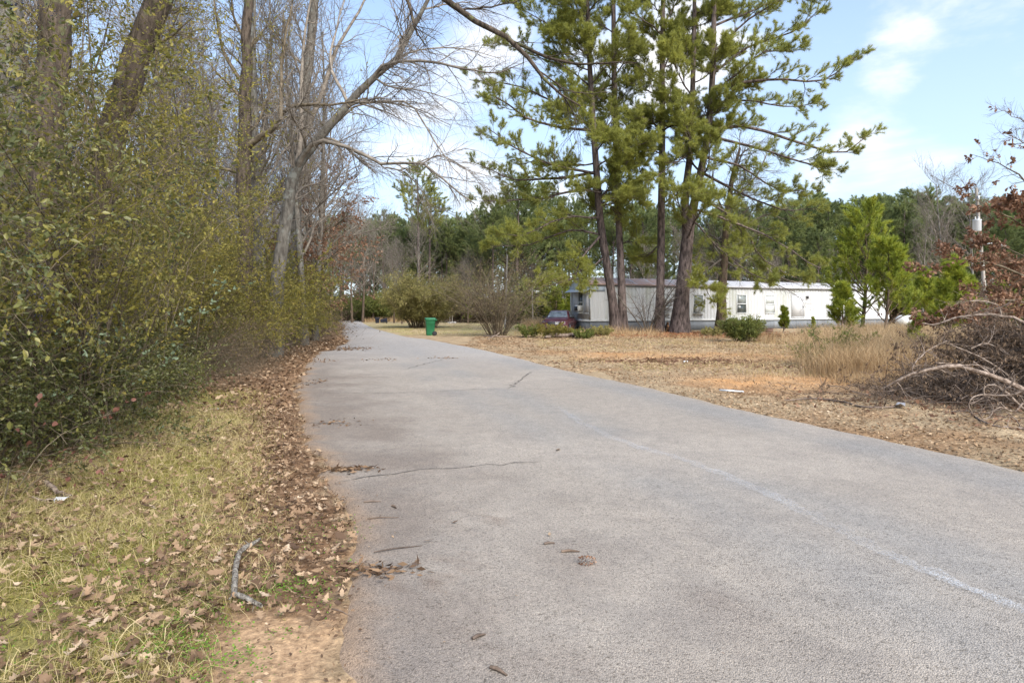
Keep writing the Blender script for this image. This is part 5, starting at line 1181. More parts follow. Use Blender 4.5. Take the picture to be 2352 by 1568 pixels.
limb_thing('fallen_branch', 'forked bare branches at the foot of the roadside thicket', 'branch', [gl([(650, 808, .03), (690, 790, .03), (735, 765, .015)], .15)], 606, kids=(6, 3), L=((.3, .8), (.2, .4)), grav=.03)
limb_thing('fallen_branch', 'bleached branch leaning under the multi-stemmed shrub', 'branch', [gl([(1110, 777, .03), (1140, 779, .035), (1170, 778, .02)], .1), gl([(1120, 790, .02), (1145, 775, .03), (1150, 765, .02)], .2)], 607, kids=(4, 2), L=((.4, .9), (.2, .5)), grav=.02)
limb_thing('fallen_branch', 'long thin dark branch lying along the tan shoulder', 'branch', [gl([(1800, 924, .008), (1870, 922, .014), (1930, 928, .016), (1990, 942, .014), (2060, 940, .012)])], 608, 'deaddark', kids=(5, 2), L=((.15, .5), (.1, .2)))
for k, (u, v, L_, a_, lab) in enumerate([(1310, 1281, .11, 0, 'short reddish bark strip on the asphalt'), (1100, 1475, .07, .6, 'dark twig stub on the near asphalt'), (1145, 1555, .09, -.7, 'dark twig at the bottom edge of the road'), (1262, 1262, .07, .2, 'mossy twig bit next to the bark strip'), (880, 1195, .22, .1, 'thin tan twig near the road edge'), (855, 1157, .13, .1, 'small orange-brown bark sliver at the road edge'), (905, 1170, .07, -.9, 'small dark forked twig near the leaf edge'), (905, 1318, .12, .8, 'thin pale straw on the asphalt near the leaf tongue'), (785, 1412, .15, -.6, 'brown twig bridging sand patch and asphalt'), (915, 1268, .30, .35, 'long pale straw with leaf at its tip on the road')]):
    x0, y0 = G(u, v); z0 = road_z(x0, y0) + .006 if u > 800 else .012; c, s_ = math.cos(a_), math.sin(a_)
    pp_ = np.array([[(x0 - c * L_ / 2, y0 - s_ * L_ / 2, z0), (x0 - c * L_ * .1, y0 - s_ * L_ * .1 + .005, z0 + .004), (x0 + c * L_ / 2, y0 + s_ * L_ / 2, z0)]])
    A = Acc(); A.add(*tube(pp_, np.array([[.006, .007, .003]]) * (1.3 if L_ < .15 else .6), 6)); o = A.build('twig', M['barkbrown' if k % 2 == 0 else 'deaddark'], None, True); tag(o, lab, 'twig')
x0, y0 = G(1350, 1308); A = Acc(); rr = np.random.default_rng(9)
for k in range(60):
    t_ = k / 60; a_ = k * 2.4; r_ = .022 * math.sin(math.pi * min(1, t_ * .8 + .15)); c0 = np.array([x0 - .05 + .10 * t_, y0 + r_ * math.cos(a_), road_z(x0, y0) + .02 + r_ * math.sin(a_) * .8])
    d0 = np.array([-.4, math.cos(a_), math.sin(a_)]); V, f = leaves4(c0[None], nrm(d0)[None], np.array([.016]), .8, rr); A.add(V, f, t_)
o = A.build('pine_cone', M['brownleaf'], None); tag(o, 'scaly pine cone lying on the asphalt past the bark strip', 'pine cone')

# oak leaf shapes -----------------------------------------------------------
OAKW = np.array([[.02, .07, .26, .07, .34, .09, .27, .05, .0], [.02, .11, .20, .10, .30, .12, .22, .08, .0], [.02, .09, .32, .06, .28, .07, .34, .04, .0], [.02, .14, .25, .20, .31, .2, .24, .08, 0]])
def oak_leaves(rng, pos, size, tilt=.35, curl=1.0):
    n_ = len(pos); W0 = OAKW[rng.integers(0, 4, n_)] * rng.uniform(.6, 1.15, n_)[:, None]; s = np.linspace(0, 1, 9)
    az = rng.uniform(0, 2 * np.pi, n_); d = np.stack([np.cos(az), np.sin(az), rng.normal(size=n_) * tilt], -1); d = nrm(d)
    up = nrm(np.stack([rng.normal(size=n_) * tilt, rng.normal(size=n_) * tilt, np.ones(n_)], -1)); sd_ = nrm(np.cross(up, d)); up = np.cross(d, sd_)
    S = size[:, None, None]; c1 = (rng.normal(size=n_) * .35 * curl + .15)[:, None, None]; c2 = (rng.normal(size=n_) * 1.2 * curl + .7)[:, None, None]
    o_ = pos[:, None] + (s - .5)[None, :, None] * d[:, None] * S + up[:, None] * S * c1 * ((s - .5) ** 2 * 2)[None, :, None]
    out_ = []
    for k in (-1, 0, 1):
        w = W0[:, :, None] * k; out_.append(o_ + sd_[:, None] * S * w + up[:, None] * S * c2 * w ** 2)
    V = np.stack(out_, 2).reshape(n_, 27, 3); V[..., 2] = np.maximum(V[..., 2], pos[:, None, 2] - .012)
    f = np.array([(i * 3 + j, i * 3 + j + 1, (i + 1) * 3 + j + 1, (i + 1) * 3 + j) for i in range(8) for j in range(2)])
    ff = (np.arange(n_)[:, None, None] * 27 + f[None]).reshape(-1, 4); a_ = np.repeat(rng.random(n_), 27)
    return V.reshape(-1, 3), ff, a_
def scatter(rng, n_, X0, X1, Y0, Y1, dens):
    # uniform in area; dens(x,y) acceptance
    x = rng.uniform(X0, X1, n_); y = rng.uniform(Y0, Y1, n_); k = rng.random(n_) < dens(x, y); return x[k], y[k]
rng = np.random.default_rng(900)
# fallen leaves of the left verge (near: lobed leaves)
def dens_l(x, y):
    d = left_x(y) - x; nn_ = fbm(x, y, 1.1, 31)
    edge_ = np.exp(-((d - .42) / .36) ** 2); base_ = .30 + .5 * sstep(.45, .62, nn_)
    sand = sstep(3.2, 2.9, y) * sstep(.66, .45, d)
    return np.where(d > -.02, np.clip(np.maximum(edge_, base_ * sstep(10, 3.6, y) * 1.25 + .14) + sstep(8, 11, y) * .9, 0, 1) * (1 - .93 * sand), 0)
F1 = Acc()
x, y = scatter(rng, 36000, -6.2, .1, 1.9, 9.5, dens_l); keep = x > -.85 * y - 1; x, y = x[keep], y[keep]
F1.add(*oak_leaves(rng, np.stack([x, y, gz(x, y) + rng.uniform(.012, .075, len(x))], -1), rng.uniform(.022, .085, len(x)) * np.where(rng.random(len(x)) < .3, 1.15, .85)))
x, y = scatter(rng, 26000, -12, 0, 9.5, 30, lambda x, y: np.where((left_x(y) - x > -.02) & (left_x(y) - x < 3.2 + .05 * y), 1, 0) * .9)
V, f = leaves4(np.stack([x, y, gz(x, y) + rng.uniform(.01, .05, len(x))], -1), nrm(rng.normal(size=(len(x), 3)) * [1, 1, .3]), rng.uniform(.06, .12, len(x)), .6, rng); F1.add(V, f, np.repeat(rng.random(len(x)), 4))
x, y = scatter(rng, 12000, -24, -5, 30, 75, lambda x, y: np.where((left_x(y) - x > -.2) & (left_x(y) - x < 3.5), 1, 0))
V, f = leaves4(np.stack([x, y, gz(x, y) + rng.uniform(.01, .05, len(x))], -1), nrm(rng.normal(size=(len(x), 3)) * [1, 1, .3]), rng.uniform(.1, .2, len(x)), .6, rng); F1.add(V, f, np.repeat(rng.random(len(x)), 4))
tag(F1.build('fallen_leaves', M['litter'], None), kind='stuff')
# scraps and leaf tongues on the road and crumbs along its edge
F2 = Acc()
def on_road(n_, X0, X1, Y0, Y1, fn, size, w=.5):
    x, y = scatter(rng, n_, X0, X1, Y0, Y1, fn); z = np.maximum(road_z(x, y), gz(x, y)) + .004
    V, f = leaves4(np.stack([x, y, z + rng.uniform(0, .01, len(x))], -1), nrm(rng.normal(size=(len(x), 3)) * [1, .8, .15]), rng.uniform(*size, len(x)), w, rng, 2.5); F2.add(V, f, np.repeat(rng.random(len(x)), 4))
el = lambda x, y: x - left_x(y)
on_road(9000, -4, 1.5, 2.2, 16, lambda x, y: np.where(el(x, y) > -.05, np.exp(-el(x, y) / (.10 + .10 * fbm(x, y, 1.2, 33))), 0), (.01, .03))
on_road(2600, -6, 2.5, 2.2, 20, lambda x, y: np.where(el(x, y) > 0, .5 * np.exp(-el(x, y) / 1.0) + .02, 0), (.008, .025), .3)
for (u, v, su, sv, n_) in ((838, 1318, .14, .05, 130), (770, 976, .2, .14, 50), (880, 829, .25, .3, 30), (712, 882, .25, .3, 50), (735, 833, .3, .3, 50), (795, 803, .45, .5, 320), (790, 1083, .15, .05, 150), (1030, 826, .3, .1, 40), (745, 792, .5, .6, 250)):
    c = G(u, v); x = c[0] + rng.normal(size=n_) * su; y = c[1] + rng.normal(size=n_) * sv; z = road_z(x, y) + .005
    V, f = leaves4(np.stack([x, y, z + rng.uniform(0, .015, n_)], -1), nrm(rng.normal(size=(n_, 3)) * [1, .5, .25]), rng.uniform(.03, .07, n_) * (1 + c[1] / 30), .35, rng); F2.add(V, f, np.repeat(rng.random(n_) * .7, 4))
x, y = scatter(rng, 60000, -6, .4, 2.0, 14, lambda x, y: np.where(left_x(y) - x > -.05, np.exp(-np.maximum(left_x(y) - x - .1, 0) / .55), 0) * (1 - .6 * sstep(3.2, 2.9, y)))
V, f = leaves4(np.stack([x, y, gz(x, y) + rng.uniform(.004, .03, len(x))], -1), nrm(rng.normal(size=(len(x), 3)) * [1, 1, .3]), rng.uniform(.008, .032, len(x)), .5, rng); F2.add(V, f, np.repeat(rng.random(len(x)), 4))
tag(F2.build('leaf_scraps', M['litter'], None), kind='stuff')
A = Acc(); 
for (u, v, s_) in ((1282, 1043, .12), (1262, 1243, .05), (985, 1252, .07), (575, 1138, .13), (1045, 1210, .05), (330, 1300, .12), (265, 1540, .12)):
    x0, y0 = G(u, v); z0 = road_z(x0, y0) if u > 800 else gz(x0, y0) + .03
    A = Acc(); A.add(*oak_leaves(rng, np.array([[x0, y0, z0 + .012]]), np.array([s_]), .15, .6)); o = A.build('oak_leaf', M['litter'], None); tag(o, {1282: 'curled tan oak leaf alone in the middle of the asphalt', 1262: 'small crumpled leaf near the bark strip', 985: 'brown leaf at the tip of the pale straw', 575: 'large folded leaf standing up in the verge grass', 1045: 'tiny tan leaf on the road left of the sand smear', 330: 'big orange-brown oak leaf in the grass', 265: 'pale oak leaf spread flat near the bottom of the verge'}[u], 'leaf')
# tan leaf litter and chips on the open side
rx_ = lambda x, y: x - right_x(y)
F3 = Acc()
def chips(n_, X0, X1, Y0, Y1, fn, size, w=.45, dz=(.004, .03), acc_=None):
    x, y = scatter(rng, n_, X0, X1, Y0, Y1, fn); V, f = leaves4(np.stack([x, y, gz(x, y) + rng.uniform(*dz, len(x))], -1), nrm(rng.normal(size=(len(x), 3)) * [1, 1, .25]), rng.uniform(*size, len(x)), w, rng); (acc_ or F3).add(V, f, np.repeat(np.clip(.6 * rng.random(len(x)) + .6 * (fbm(x, y, 1.5, 41) - .2), 0, 1), 4))
chips(60000, 2.2, 13, 5, 15, lambda x, y: np.where(rx_(x, y) > .0, .35 + .6 * np.exp(-rx_(x, y) / 1.3), 0) * (1 - .6 * np.exp(-((y - (13.2 + .3 * (x - 6))) / 1.2) ** 2)), (.02, .065))
chips(60000, -2, 24, 15, 36, lambda x, y: np.where(rx_(x, y) > .0, .75, 0) * (1 - .6 * np.exp(-((y - 20.5) / 1.6) ** 2) * (x < 12)), (.05, .12), .35)
tag(F3.build('tan_litter', M['litter_tan'], None), kind='stuff')
F4 = Acc(); chips(22000, 4, 20, 33, 43, lambda x, y: np.exp(-(((x - 11.5) / 6) ** 2 + ((y - 37.5) / 4.0) ** 2)), (.12, .25), .15, acc_=F4)
tag(F4.build('pine_straw', M['needle_litter'], None), kind='stuff')
F5 = Acc(); chips(9000, 4, 13, 6.8, 13, lambda x, y: np.where(rx_(x, y) > .8, np.clip(np.exp(-(((x - 8.2) / 2.2) ** 2 + ((y - 9.8) / 1.5) ** 2)), 0, 1), 0), (.05, .11), .6, acc_=F5)
for (u, v, su, sv, n_) in ((1560, 832, 1.6, .12, 500), (1500, 829, 1.0, .1, 200), (1900, 848, 1.2, .25, 200), (1640, 836, .8, .1, 150)):
    c = G(u, v); x = c[0] + rng.normal(size=n_) * su; y = c[1] + rng.normal(size=n_) * sv + (x - c[0]) * .12
    V, f = leaves4(np.stack([x, y, gz(x, y) + rng.uniform(.01, .05, n_)], -1), nrm(rng.normal(size=(n_, 3)) * [1.5, .5, .2]), rng.uniform(.05, .16, n_), .3, rng); F5.add(V, f, np.repeat(rng.random(n_) * .3, 4))
tag(F5.build('brown_leaves', M['brownleaf'], None), kind='stuff')

# grass ----------------------------------------------------------------------
def blades(rng, x, y, z, h, w, lean=.5, droop=.5, a=None, wind=(0, 0)):
    n_ = len(x); az = rng.uniform(0, 2 * np.pi, n_); L_ = lean * rng.random(n_)
    d = nrm(np.stack([np.cos(az) * L_ + wind[0], np.sin(az) * L_ + wind[1], np.ones(n_)], -1)); s = nrm(np.cross(d, rng.normal(size=(n_, 3))))
    p = np.stack([x, y, z], -1); V = [p + s * w[:, None] * .5, p - s * w[:, None] * .5]; q = p
    for k, ww in ((1, .8), (2, .45)):
        q = q + d * (h / 3)[:, None]; V += [q + s * (w * ww)[:, None] * .5, q - s * (w * ww)[:, None] * .5]
        d = nrm(d + np.stack([np.cos(az), np.sin(az), -np.ones(n_)], -1) * (droop * rng.random(n_))[:, None])
    V.append(q + d * (h / 3)[:, None]); V = np.stack(V, 1).reshape(-1, 3); b_ = np.arange(n_)[:, None] * 7
    a = rng.random(n_) if a is None else a
    return V, np.vstack([b_ + [0, 1, 3, 2], b_ + [2, 3, 5, 4]]), b_ + [4, 5, 6], np.repeat(a, 7)
def add_blades(acc_, *a, **k):
    V, q, t_, at_ = blades(*a, **k); n0 = acc_.n; acc_.add(V, q, at_); acc_.F.setdefault(3, []).append(t_ + n0)
g1 = Acc()
def dens_g(x, y):
    d = left_x(y) - x; return np.where(d > .25, sstep(.2, .9, d + .8 * (fbm(x, y, 1.3, 51) - .5)) * (.25 + .75 * sstep(.38, .55, fbm(x, y, 1.9, 53))), 0) * sstep(13, 9, y) * (1 - sstep(3.3, 3, y) * sstep(.7, .4, d))
x, y = scatter(rng, 210000, -5.6, 0, 1.9, 7.0, dens_g); k = x > -.85 * y - .5; x, y = x[k], y[k]
add_blades(g1, rng, x, y, gz(x, y) - .005, rng.uniform(.035, .12, len(x)), rng.uniform(.0022, .0042, len(x)), .9, 1.3, np.clip(.5 * rng.random(len(x)) + .7 * fbm(x, y, 1.1, 57) - .05, 0, 1))
x, y = scatter(rng, 60000, -8, -1.5, 7.0, 13, dens_g)
add_blades(g1, rng, x, y, gz(x, y) - .005, rng.uniform(.05, .15, len(x)), rng.uniform(.005, .008, len(x)), .9, 1.2, np.clip(.5 * rng.random(len(x)) + .6 * fbm(x, y, 1.1, 57) - .05, 0, 1))
x, y = scatter(rng, 40000, -5.6, 0, 1.9, 9.0, dens_g); k = x > -.85 * y - .5; x, y = x[k], y[k]
add_blades(g1, rng, x, y, gz(x, y) + .005, rng.uniform(.12, .26, len(x)), rng.uniform(.002, .0042, len(x)), 1.6, 1.8, np.clip(.55 + .45 * rng.random(len(x)), 0, 1))
tag(g1.build('verge_grass', M['grass'], None), kind='stuff')
g2 = Acc()   # clover
x, y = scatter(rng, 30000, -2.6, -.9, 2.2, 4.6, lambda x, y: np.clip(1.6 * (np.exp(-(((x + 1.42) / .28) ** 2 + ((y - 2.85) / .25) ** 2)) + .8 * np.exp(-(((x + 1.25) / .2) ** 2 + ((y - 3.35) / .12) ** 2)) + .06) * sstep(.4, .55, fbm(x, y, 7, 61)), 0, 1))
V, f = leaves6(np.stack([x, y, gz(x, y) + rng.uniform(.015, .045, len(x))], -1), nrm(rng.normal(size=(len(x), 3)) * [1, 1, .3]), rng.uniform(.008, .015, len(x)), .9, rng, 2.0); g2.add(V, f, np.repeat(rng.random(len(x)), 6))
tag(g2.build('clover_grass', M['clover'], None), kind='stuff')
g3 = Acc()   # tall dry grass
def clumps(nc, X0, X1, Y0, Y1, fn, per, H, w, sp=.12):
    cx, cy = scatter(rng, nc, X0, X1, Y0, Y1, fn); x = np.repeat(cx, per) + rng.normal(size=len(cx) * per) * sp; y = np.repeat(cy, per) + rng.normal(size=len(cx) * per) * sp
    n_ = len(x); hh = np.repeat(rng.uniform(.6, 1, len(cx)), per) * rng.uniform(*H, n_); k = rx_(x, y) > .3; x, y, hh = x[k], y[k], hh[k]
    add_blades(g3, rng, x, y, gz(x, y) - .01, hh, rng.uniform(w * .6, w * 1.2, len(x)), .35, .55, np.clip(np.repeat(rng.random(len(cx)), per)[k] * .6 + rng.random(len(x)) * .4, 0, 1), wind=(.06, 0))
clumps(1500, 7.5, 19.5, 15.5, 27, lambda x, y: np.exp(-(((x - (y * .60)) / 2.3) ** 4)), 50, (.4, 1.4), .012)
clumps(900, 10.5, 22, 27, 36, lambda x, y: np.exp(-(((x - y * .60) / 3.0) ** 2)), 40, (.6, 1.3), .014)
clumps(2400, 7.0, 14.5, 13.2, 18.5, lambda x, y: np.exp(-(((x - (y * .625)) / 1.9) ** 4)) * sstep(13.0, 14.2, y), 38, (.4, 1.25), .0075)
clumps(500, 6.5, 10.5, 12.0, 14.5, lambda x, y: np.exp(-(((x - (y * .62)) / 1.5) ** 4)), 20, (.1, .45), .006)
clumps(900, 5, 14, 13, 24, lambda x, y: .6 * np.exp(-(((x - (y * .46)) / 2.2) ** 2)), 14, (.08, .4), .008, .14)
clumps(500, 4, 15, 20, 36, lambda x, y: .8 * sstep(.45, .6, fbm(x, y, .5, 69)), 14, (.1, .5), .012, .16)
clumps(900, 5, 22, 24, 37, lambda x, y: .35 * sstep(.48, .6, fbm(x, y, .6, 65)) + .05, 9, (.15, .6), .010, .1)
clumps(260, 1.0, 2.6, 42, 52, lambda x, y: .8, 40, (.5, 1.3), .02, .2)
clumps(160, .0, 6, 38.5, 40.5, lambda x, y: .3, 12, (.2, .7), .014, .15)
clumps(90, 5.5, 9, 37, 39.5, lambda x, y: .6, 22, (.3, 1.0), .014, .2)
clumps(260, -22, -12, 78, 88, lambda x, y: .6, 20, (.5, 1.1), .035, .4)
tag(g3.build('dry_grass', M['straw'], None), kind='stuff')
g4 = Acc()  # short dry lawn and mat on the open side
x, y = scatter(rng, 90000, 1, 26, 14, 40, lambda x, y: np.where(rx_(x, y) > .6, .15 + .8 * sstep(.42, .58, fbm(x, y, .7, 67)), 0) * (1 - .8 * np.exp(-((y - 20.5) / 2) ** 2) * (x < 11)))
add_blades(g4, rng, x, y, gz(x, y) - .005, rng.uniform(.04, .16, len(x)), rng.uniform(.007, .013, len(x)), 1.0, 1.2, np.clip(.45 + .55 * rng.random(len(x)), 0, 1))
x, y = scatter(rng, 40000, -12, 8, 36, 62, lambda x, y: np.where(rx_(x, y) > .4, .7, 0))
add_blades(g4, rng, x, y, gz(x, y) - .005, rng.uniform(.05, .13, len(x)), rng.uniform(.012, .022, len(x)), 1.0, 1.2, np.clip(.4 + .6 * rng.random(len(x)), 0, 1))
tag(g4.build('short_grass', M['grass'], None), kind='stuff')

# ------------------------------------------------------------------ brush pile of dead limbs
def dead_brush():
    rng = np.random.default_rng(700)
    root = thing('brush_pile', 'big heap of dead twigs and withered leaves at the end of the tan grass', 'brush pile', (7.45, 10.35, 0))
    # rough mound of criss-crossing dead twigs
    A = Acc(); n_ = 620
    c = np.stack([rng.normal(size=n_) * 1.0 + .8, rng.normal(size=n_) * .6, 0 * rng.random(n_)], -1)
    hmax = 1.15 * np.exp(-((c[:, 0] - 1.1) / 1.2) ** 2) + .12; c[:, 2] = rng.random(n_) * hmax
    d = nrm(rng.normal(size=(n_, 3)) * [1, .6, .5] + [-.3, 0, .05]); K = 7; pts = np.empty((n_, K, 3)); pts[:, 0] = c - d * .4; st = (rng.uniform(.7, 1.5, n_) / (K - 1))[:, None]
    for k in range(1, K):
        d = nrm(d + rng.normal(size=d.shape) * .16 + np.array([0, 0, -.04])); pts[:, k] = pts[:, k - 1] + d * st
    pts[..., 2] = np.maximum(pts[..., 2], .015); rad = rng.uniform(.003, .010, n_)[:, None] * np.linspace(1, .3, K)[None]
    add_tubes(A, pts, rad, 4, rng)
    a, b_ = grow(rng, pts, rad, 5, (.2, .6), (.3, 1.1), (.1, 1), -.05, .2, 5, .6, .4); a[..., 2] = np.maximum(a[..., 2], .01); add_tubes(A, a, b_, 3, rng)
    a2, b2 = grow(rng, a, b_, 4, (.08, .3), (.3, 1.1), (.1, 1), -.05, .2, 4, .6, .5, rmin=.0012); add_tubes(A, a2, b2, 3, rng)
    A.build('twigs', M['deaddark'], root, True)
    # hanging withered leaves
    Cc = Acc(); sel = (rng.random(len(a2)) < .35); Cc.add(*twig_leaves(rng, a2[sel], 5, (.03, .07), .35, 1.0, down=1.1))
    up_ = (a2[:, 0, 2] > .7); Cc.add(*twig_leaves(rng, a2[up_], 9, (.03, .07), .3, .8, down=1.6)); Cc.build('foliage', M['brushleaf'], root)
    return root
BPR = dead_brush()
YD = 9.2
limb_thing('dead_limb', 'large arched dead limb bent over the brush pile', 'dead limb', [[(2024, 893, 9.6, 0.0068), (2052, 880, 9.5, 0.0122), (2085, 862, 9.4, 0.0190), (2150, 845, 9.3, 0.0272), (2220, 845, 9.2, 0.0313), (2290, 865, 9.1, 0.0340), (2370, 905, 9.0, 0.0374), (2470, 1000, 8.9, 0.0408)],
            [(2098, 858, 9.4, 0.0109), (2098, 838, 9.4, 0.0109), (2130, 806, 9.4, 0.0082), (2175, 782, 9.4, 0.0041)]], 701, kids=(9, 5), L=((.25, .7), (.15, .4)), grav=-.08)
limb_thing('dead_limb', 'upper pale arched limb above the withered leaves', 'dead limb', [[(2118, 742, 10.6, 0.0082), (2150, 745, 10.6, 0.0136), (2200, 728, 10.5, 0.0190), (2270, 722, 10.4, 0.0231), (2340, 735, 10.3, 0.0258), (2430, 790, 10.2, 0.0272)],
            [(2300, 724, 10.4, 0.0122), (2290, 700, 10.4, 0.0102), (2240, 690, 10.4, 0.0082), (2195, 698, 10.4, 0.0041)]], 702, kids=(9, 5), L=((.25, .7), (.15, .4)), grav=-.05)
limb_thing('dead_limb', 'broken pale limb slanting down through the heap', 'dead limb', [[(2235, 830, 9.3, 0.0109), (2275, 860, 9.2, 0.0150), (2310, 900, 9.1, 0.0177), (2400, 980, 9.0, 0.0204)], [(2180, 790, 9.8, 0.0082), (2240, 815, 9.7, 0.0122), (2300, 850, 9.6, 0.0150), (2360, 905, 9.5, 0.0150)]], 703, kids=(6, 4), L=((.2, .6), (.1, .3)))
limb_thing('dead_limb', 'thin forked limb standing out of the middle of the heap', 'dead limb', [[(2230, 800, 10, 0.0095), (2270, 790, 10, 0.0122), (2330, 830, 9.9, 0.0136), (2390, 900, 9.8, 0.0136)], [(2268, 790, 10, 0.0082), (2280, 770, 10, 0.0068), (2285, 745, 10, 0.0041)], [(2150, 832, 9.6, 0.0068), (2200, 838, 9.6, 0.0102), (2240, 855, 9.5, 0.0136)]], 704, kids=(5, 4), L=((.2, .6), (.1, .3)))
def roots():
    ls = [gl([(2220, 945, 0.0084), (2250, 968, 0.0108), (2290, 985, 0.0132), (2360, 990, 0.0150), (2440, 1010, 0.0150)], 0.0180), [(2240, 955, 8.2, 0.0060), (2225, 935, 8.2, 0.0084), (2232, 915, 8.2, 0.0096), (2255, 905, 8.2, 0.0108), (2285, 908, 8.2, 0.0132), (2330, 905, 8.1, 0.0120), (2380, 880, 8.0, 0.0120)],
          [(2260, 905, 8.2, 0.0096), (2262, 888, 8.2, 0.0108), (2285, 884, 8.2, 0.0108), (2300, 896, 8.2, 0.0096)], [(2300, 905, 8.2, 0.0120), (2320, 885, 8.1, 0.0108), (2332, 870, 8.1, 0.0072)], [(2248, 945, 8.1, 0.0048), (2258, 962, 8.1, 0.0072), (2275, 955, 8.1, 0.0072), (2283, 930, 8.1, 0.0060)],
          [(2310, 945, 8.0, 0.0048), (2330, 960, 8.0, 0.0072), (2345, 980, 7.9, 0.0060), (2350, 995, 7.9, 0.0036)], [(2350, 925, 8.0, 0.0120), (2330, 945, 8.0, 0.0096), (2300, 935, 8.0, 0.0072), (2270, 948, 8.0, 0.0036)]]
    limb_thing('gnarled_roots', 'pale gnarled roots and crooked branch ends in front of the brush pile', 'roots', ls, 705, kids=(5, 3), L=((.1, .35), (.06, .2)), grav=0)
roots()
# brown-leaved oak behind the pile
Yo = 14.5
bare('rusty_oak', 'oak sapling with clusters of rusty dead leaves above the brush pile', 'oak tree', (UX(2480, Yo), Yo, 0),
     [[(2480, 862, Yo, .10), (2455, 700, Yo, .08), (2430, 560, Yo, .065), (2400, 430, Yo, .045), (2385, 300, Yo, .025), (2375, 200, Yo, .008)]],
     [[(2455, 700, Yo, .04), (2380, 640, Yo - .3, .03), (2290, 600, Yo - .5, .02), (2200, 595, Yo - .6, .012), (2140, 610, Yo - .7, .006)], [(2440, 600, Yo, .035), (2370, 540, Yo, .025), (2300, 500, Yo, .016), (2260, 480, Yo, .010), (2130, 400, Yo, .004)],
      [(2460, 740, Yo, .035), (2370, 700, Yo - .4, .025), (2280, 690, Yo - .8, .015), (2200, 700, Yo - 1, .006)], [(2410, 470, Yo, .03), (2360, 430, Yo, .02), (2300, 395, Yo, .012), (2225, 370, Yo, .004)], [(2392, 360, Yo, .02), (2350, 330, Yo, .012), (2310, 310, Yo, .004)], [(2385, 300, Yo, .015), (2340, 270, Yo, .010), (2290, 245, Yo, .003)],
      [(2450, 660, Yo, .03), (2390, 600, Yo + .6, .02), (2300, 560, Yo + 1, .012), (2240, 560, Yo + 1, .006)], [(2470, 800, Yo, .03), (2400, 770, Yo, .02), (2330, 740, Yo, .01), (2240, 745, Yo - .5, .005)], [(2420, 520, Yo, .025), (2370, 480, Yo - .5, .015), (2320, 470, Yo - .8, .008)], [(2455, 700, Yo, .02), (2300, 720, Yo, .018), (2200, 735, Yo, .012), (2140, 735, Yo, .006)]],
     801, bark='barkbrown', twig='bushstem', nb=(4, 12, 10), L=((.5, 1.2), (.3, .85), (.12, .35)), ext=(.3, .95), ang=(.5, 1.1), grav=.02, rm=(.02, .008, .004), rmin=.0025, leaf=('brownleaf', 8, (.06, .11), .85, lambda p: (p[:, 2] < 4.3) | (np.random.default_rng(2).random(len(p)) < .06)), auto=False)
bezt('second rusty oak sapling farther back beside the power pole', 2345, 800, 600, 21, 802, .7, .5, size=(.06, .12))

# ------------------------------------------------------------------ litter and small things
def patch(name, label, cat, u, v, w, h, mat, rz=0, seed=0, z=.02):
    rr = np.random.default_rng(seed); x0, y0 = G(u, v); t_ = np.linspace(0, 2 * np.pi, 12, endpoint=False)
    o_ = np.stack([w / 2 * np.cos(t_) * rr.uniform(.7, 1, 12), h / 2 * np.sin(t_) * rr.uniform(.7, 1, 12), rr.uniform(0, z, 12)], -1)
    A = Acc(); lo = o_.copy(); lo[:, 2] -= .004; A.loft([lo, o_]); o = A.build(name, mat, None); o.location = (x0, y0, gz(x0, y0) + .02); o.rotation_euler = (0, 0, rz); tag(o, label, cat)
mat_paper = plain_mat('crumpled_paper', (.78, .78, .76), .7)
patch('paper_scrap', 'white torn scrap of paper on the verge below the thicket', 'paper scrap', 141, 1160, .11, .09, mat_paper, .3, 1, .05)
patch('plastic_scrap', 'faint pale green plastic scrap farther up the verge', 'plastic scrap', 490, 943, .2, .08, plain_mat('pale_green_plastic', (.50, .58, .50), .4), .1, 2, .01)
A = Acc(); A.box(-.21, .21, -.035, .035, 0, .018); A.box(-.19, .05, -.028, .028, .018, .024); o = A.build('metal_strip', plain_mat('pale_metal', (.60, .63, .66), .4, .3), None); o.location = (*G(1680, 902), .03); o.rotation_euler = (.03, .05, -.12); tag(o, 'flat pale blue-grey strip lying on the tan shoulder', 'metal strip')
patch('paper_scrap', 'white scrap in the dirt track in front of the pines', 'paper scrap', 2057, 1, .1, .1, mat_paper) if False else patch('paper_scrap', 'small white scrap in the dirt before the pines', 'paper scrap', 1575, 834, .16, .12, mat_paper, .2, 3, .05)
patch('plastic_scrap', 'crumpled clear plastic below the brush pile, by the long branch', 'plastic scrap', 2068, 941, .18, .12, plain_mat('grey_plastic_film', (.38, .38, .40), .25), .2, 4, .07)
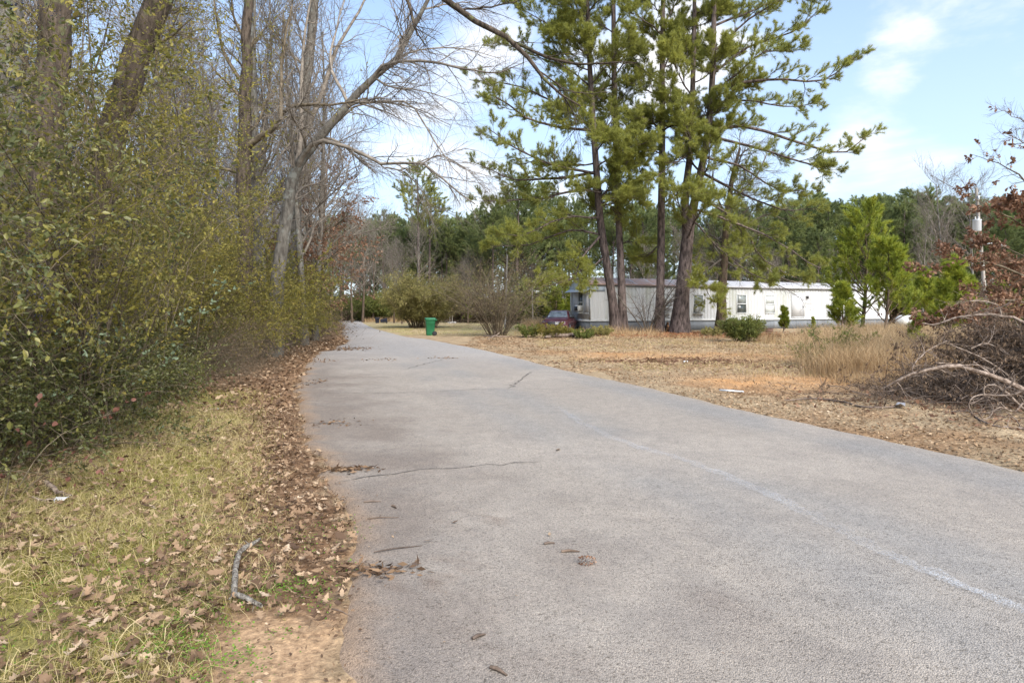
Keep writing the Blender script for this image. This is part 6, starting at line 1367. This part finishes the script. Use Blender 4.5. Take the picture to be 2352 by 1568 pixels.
# black and tan dog sitting between two trunks
def dog():
    rng = np.random.default_rng(3)
    X0, Y0 = UX(2000 * .7656, 42.6), 42.6
    me = bpy.data.meshes.new('dog')
    vs = [(0, 0, .30), (0, -.03, .42), (0, -.07, .52), (0, -.12, .585), (0, -.19, .575), (0, -.245, .56), (0, .06, .17), (0, .16, .12),
          (.085, .02, .13), (.10, -.10, .05), (.10, -.17, .025), (-.085, .02, .13), (-.10, -.10, .05), (-.10, -.17, .025),
          (.055, -.09, .36), (.058, -.11, .20), (.06, -.12, .05), (.06, -.165, .022), (-.055, -.09, .36), (-.058, -.11, .20), (-.06, -.12, .05), (-.06, -.165, .022),
          (0, .27, .05), (0, .36, .04), (.055, -.10, .645), (-.055, -.10, .645)]
    es = [(0, 1), (1, 2), (2, 3), (3, 4), (4, 5), (0, 6), (6, 7), (6, 8), (8, 9), (9, 10), (6, 11), (11, 12), (12, 13), (1, 14), (14, 15), (15, 16), (16, 17), (1, 18), (18, 19), (19, 20), (20, 21), (7, 22), (22, 23), (3, 24), (3, 25)]
    rs = [.115, .10, .065, .07, .04, .028, .125, .07, .065, .035, .028, .065, .035, .028, .045, .028, .022, .026, .045, .028, .022, .026, .022, .012, .018, .018]
    me.from_pydata(vs, es, []); o = bpy.data.objects.new('dog', me); COL.objects.link(o)
    sk = o.modifiers.new('skin', 'SKIN'); 
    for v, r in zip(me.skin_vertices[0].data if me.skin_vertices else [], rs): v.radius = (r, r)
    sb = o.modifiers.new('sub', 'SUBSURF'); sb.levels = 2; sb.render_levels = 2
    if not me.skin_vertices:
        bpy.context.view_layer.update()
    m, n, l, b = newmat('black_and_tan_coat')
    t_ = n.new("ShaderNodeTexCoord"); s_ = n.new("ShaderNodeSeparateXYZ"); l.new(t_.outputs['Object'], s_.inputs[0])
    nf = noise_node(n, l, 9, 3); a1 = n.new("ShaderNodeMath"); a1.operation = 'MULTIPLY_ADD'; l.new(s_.outputs[1], a1.inputs[0]); a1.inputs[1].default_value = -3.2; l.new(nf.outputs['Fac'], a1.inputs[2])
    rp = ramp(n, [(.86, (.02, .017, .015)), (.93, (.32, .15, .06))]); l.new(a1.outputs[0], rp.inputs[0]); l.new(rp.outputs[0], b.inputs['Base Color']); b.inputs['Roughness'].default_value = .7
    me.materials.append(m); o.location = (X0, Y0, .0); o.rotation_euler = (0, 0, math.radians(25)); o.scale = (1.05,) * 3
    tag(o, 'black and tan dog sitting between the straight and the forked pine', 'dog')
    return o, rs
dg, rs_ = dog()
if not dg.data.skin_vertices:
    bpy.context.view_layer.objects.active = dg; bpy.ops.mesh.customdata_skin_add()
for v, r in zip(dg.data.skin_vertices[0].data, rs_): v.radius = (r, r)
dg.data.skin_vertices[0].data[0].use_root = True
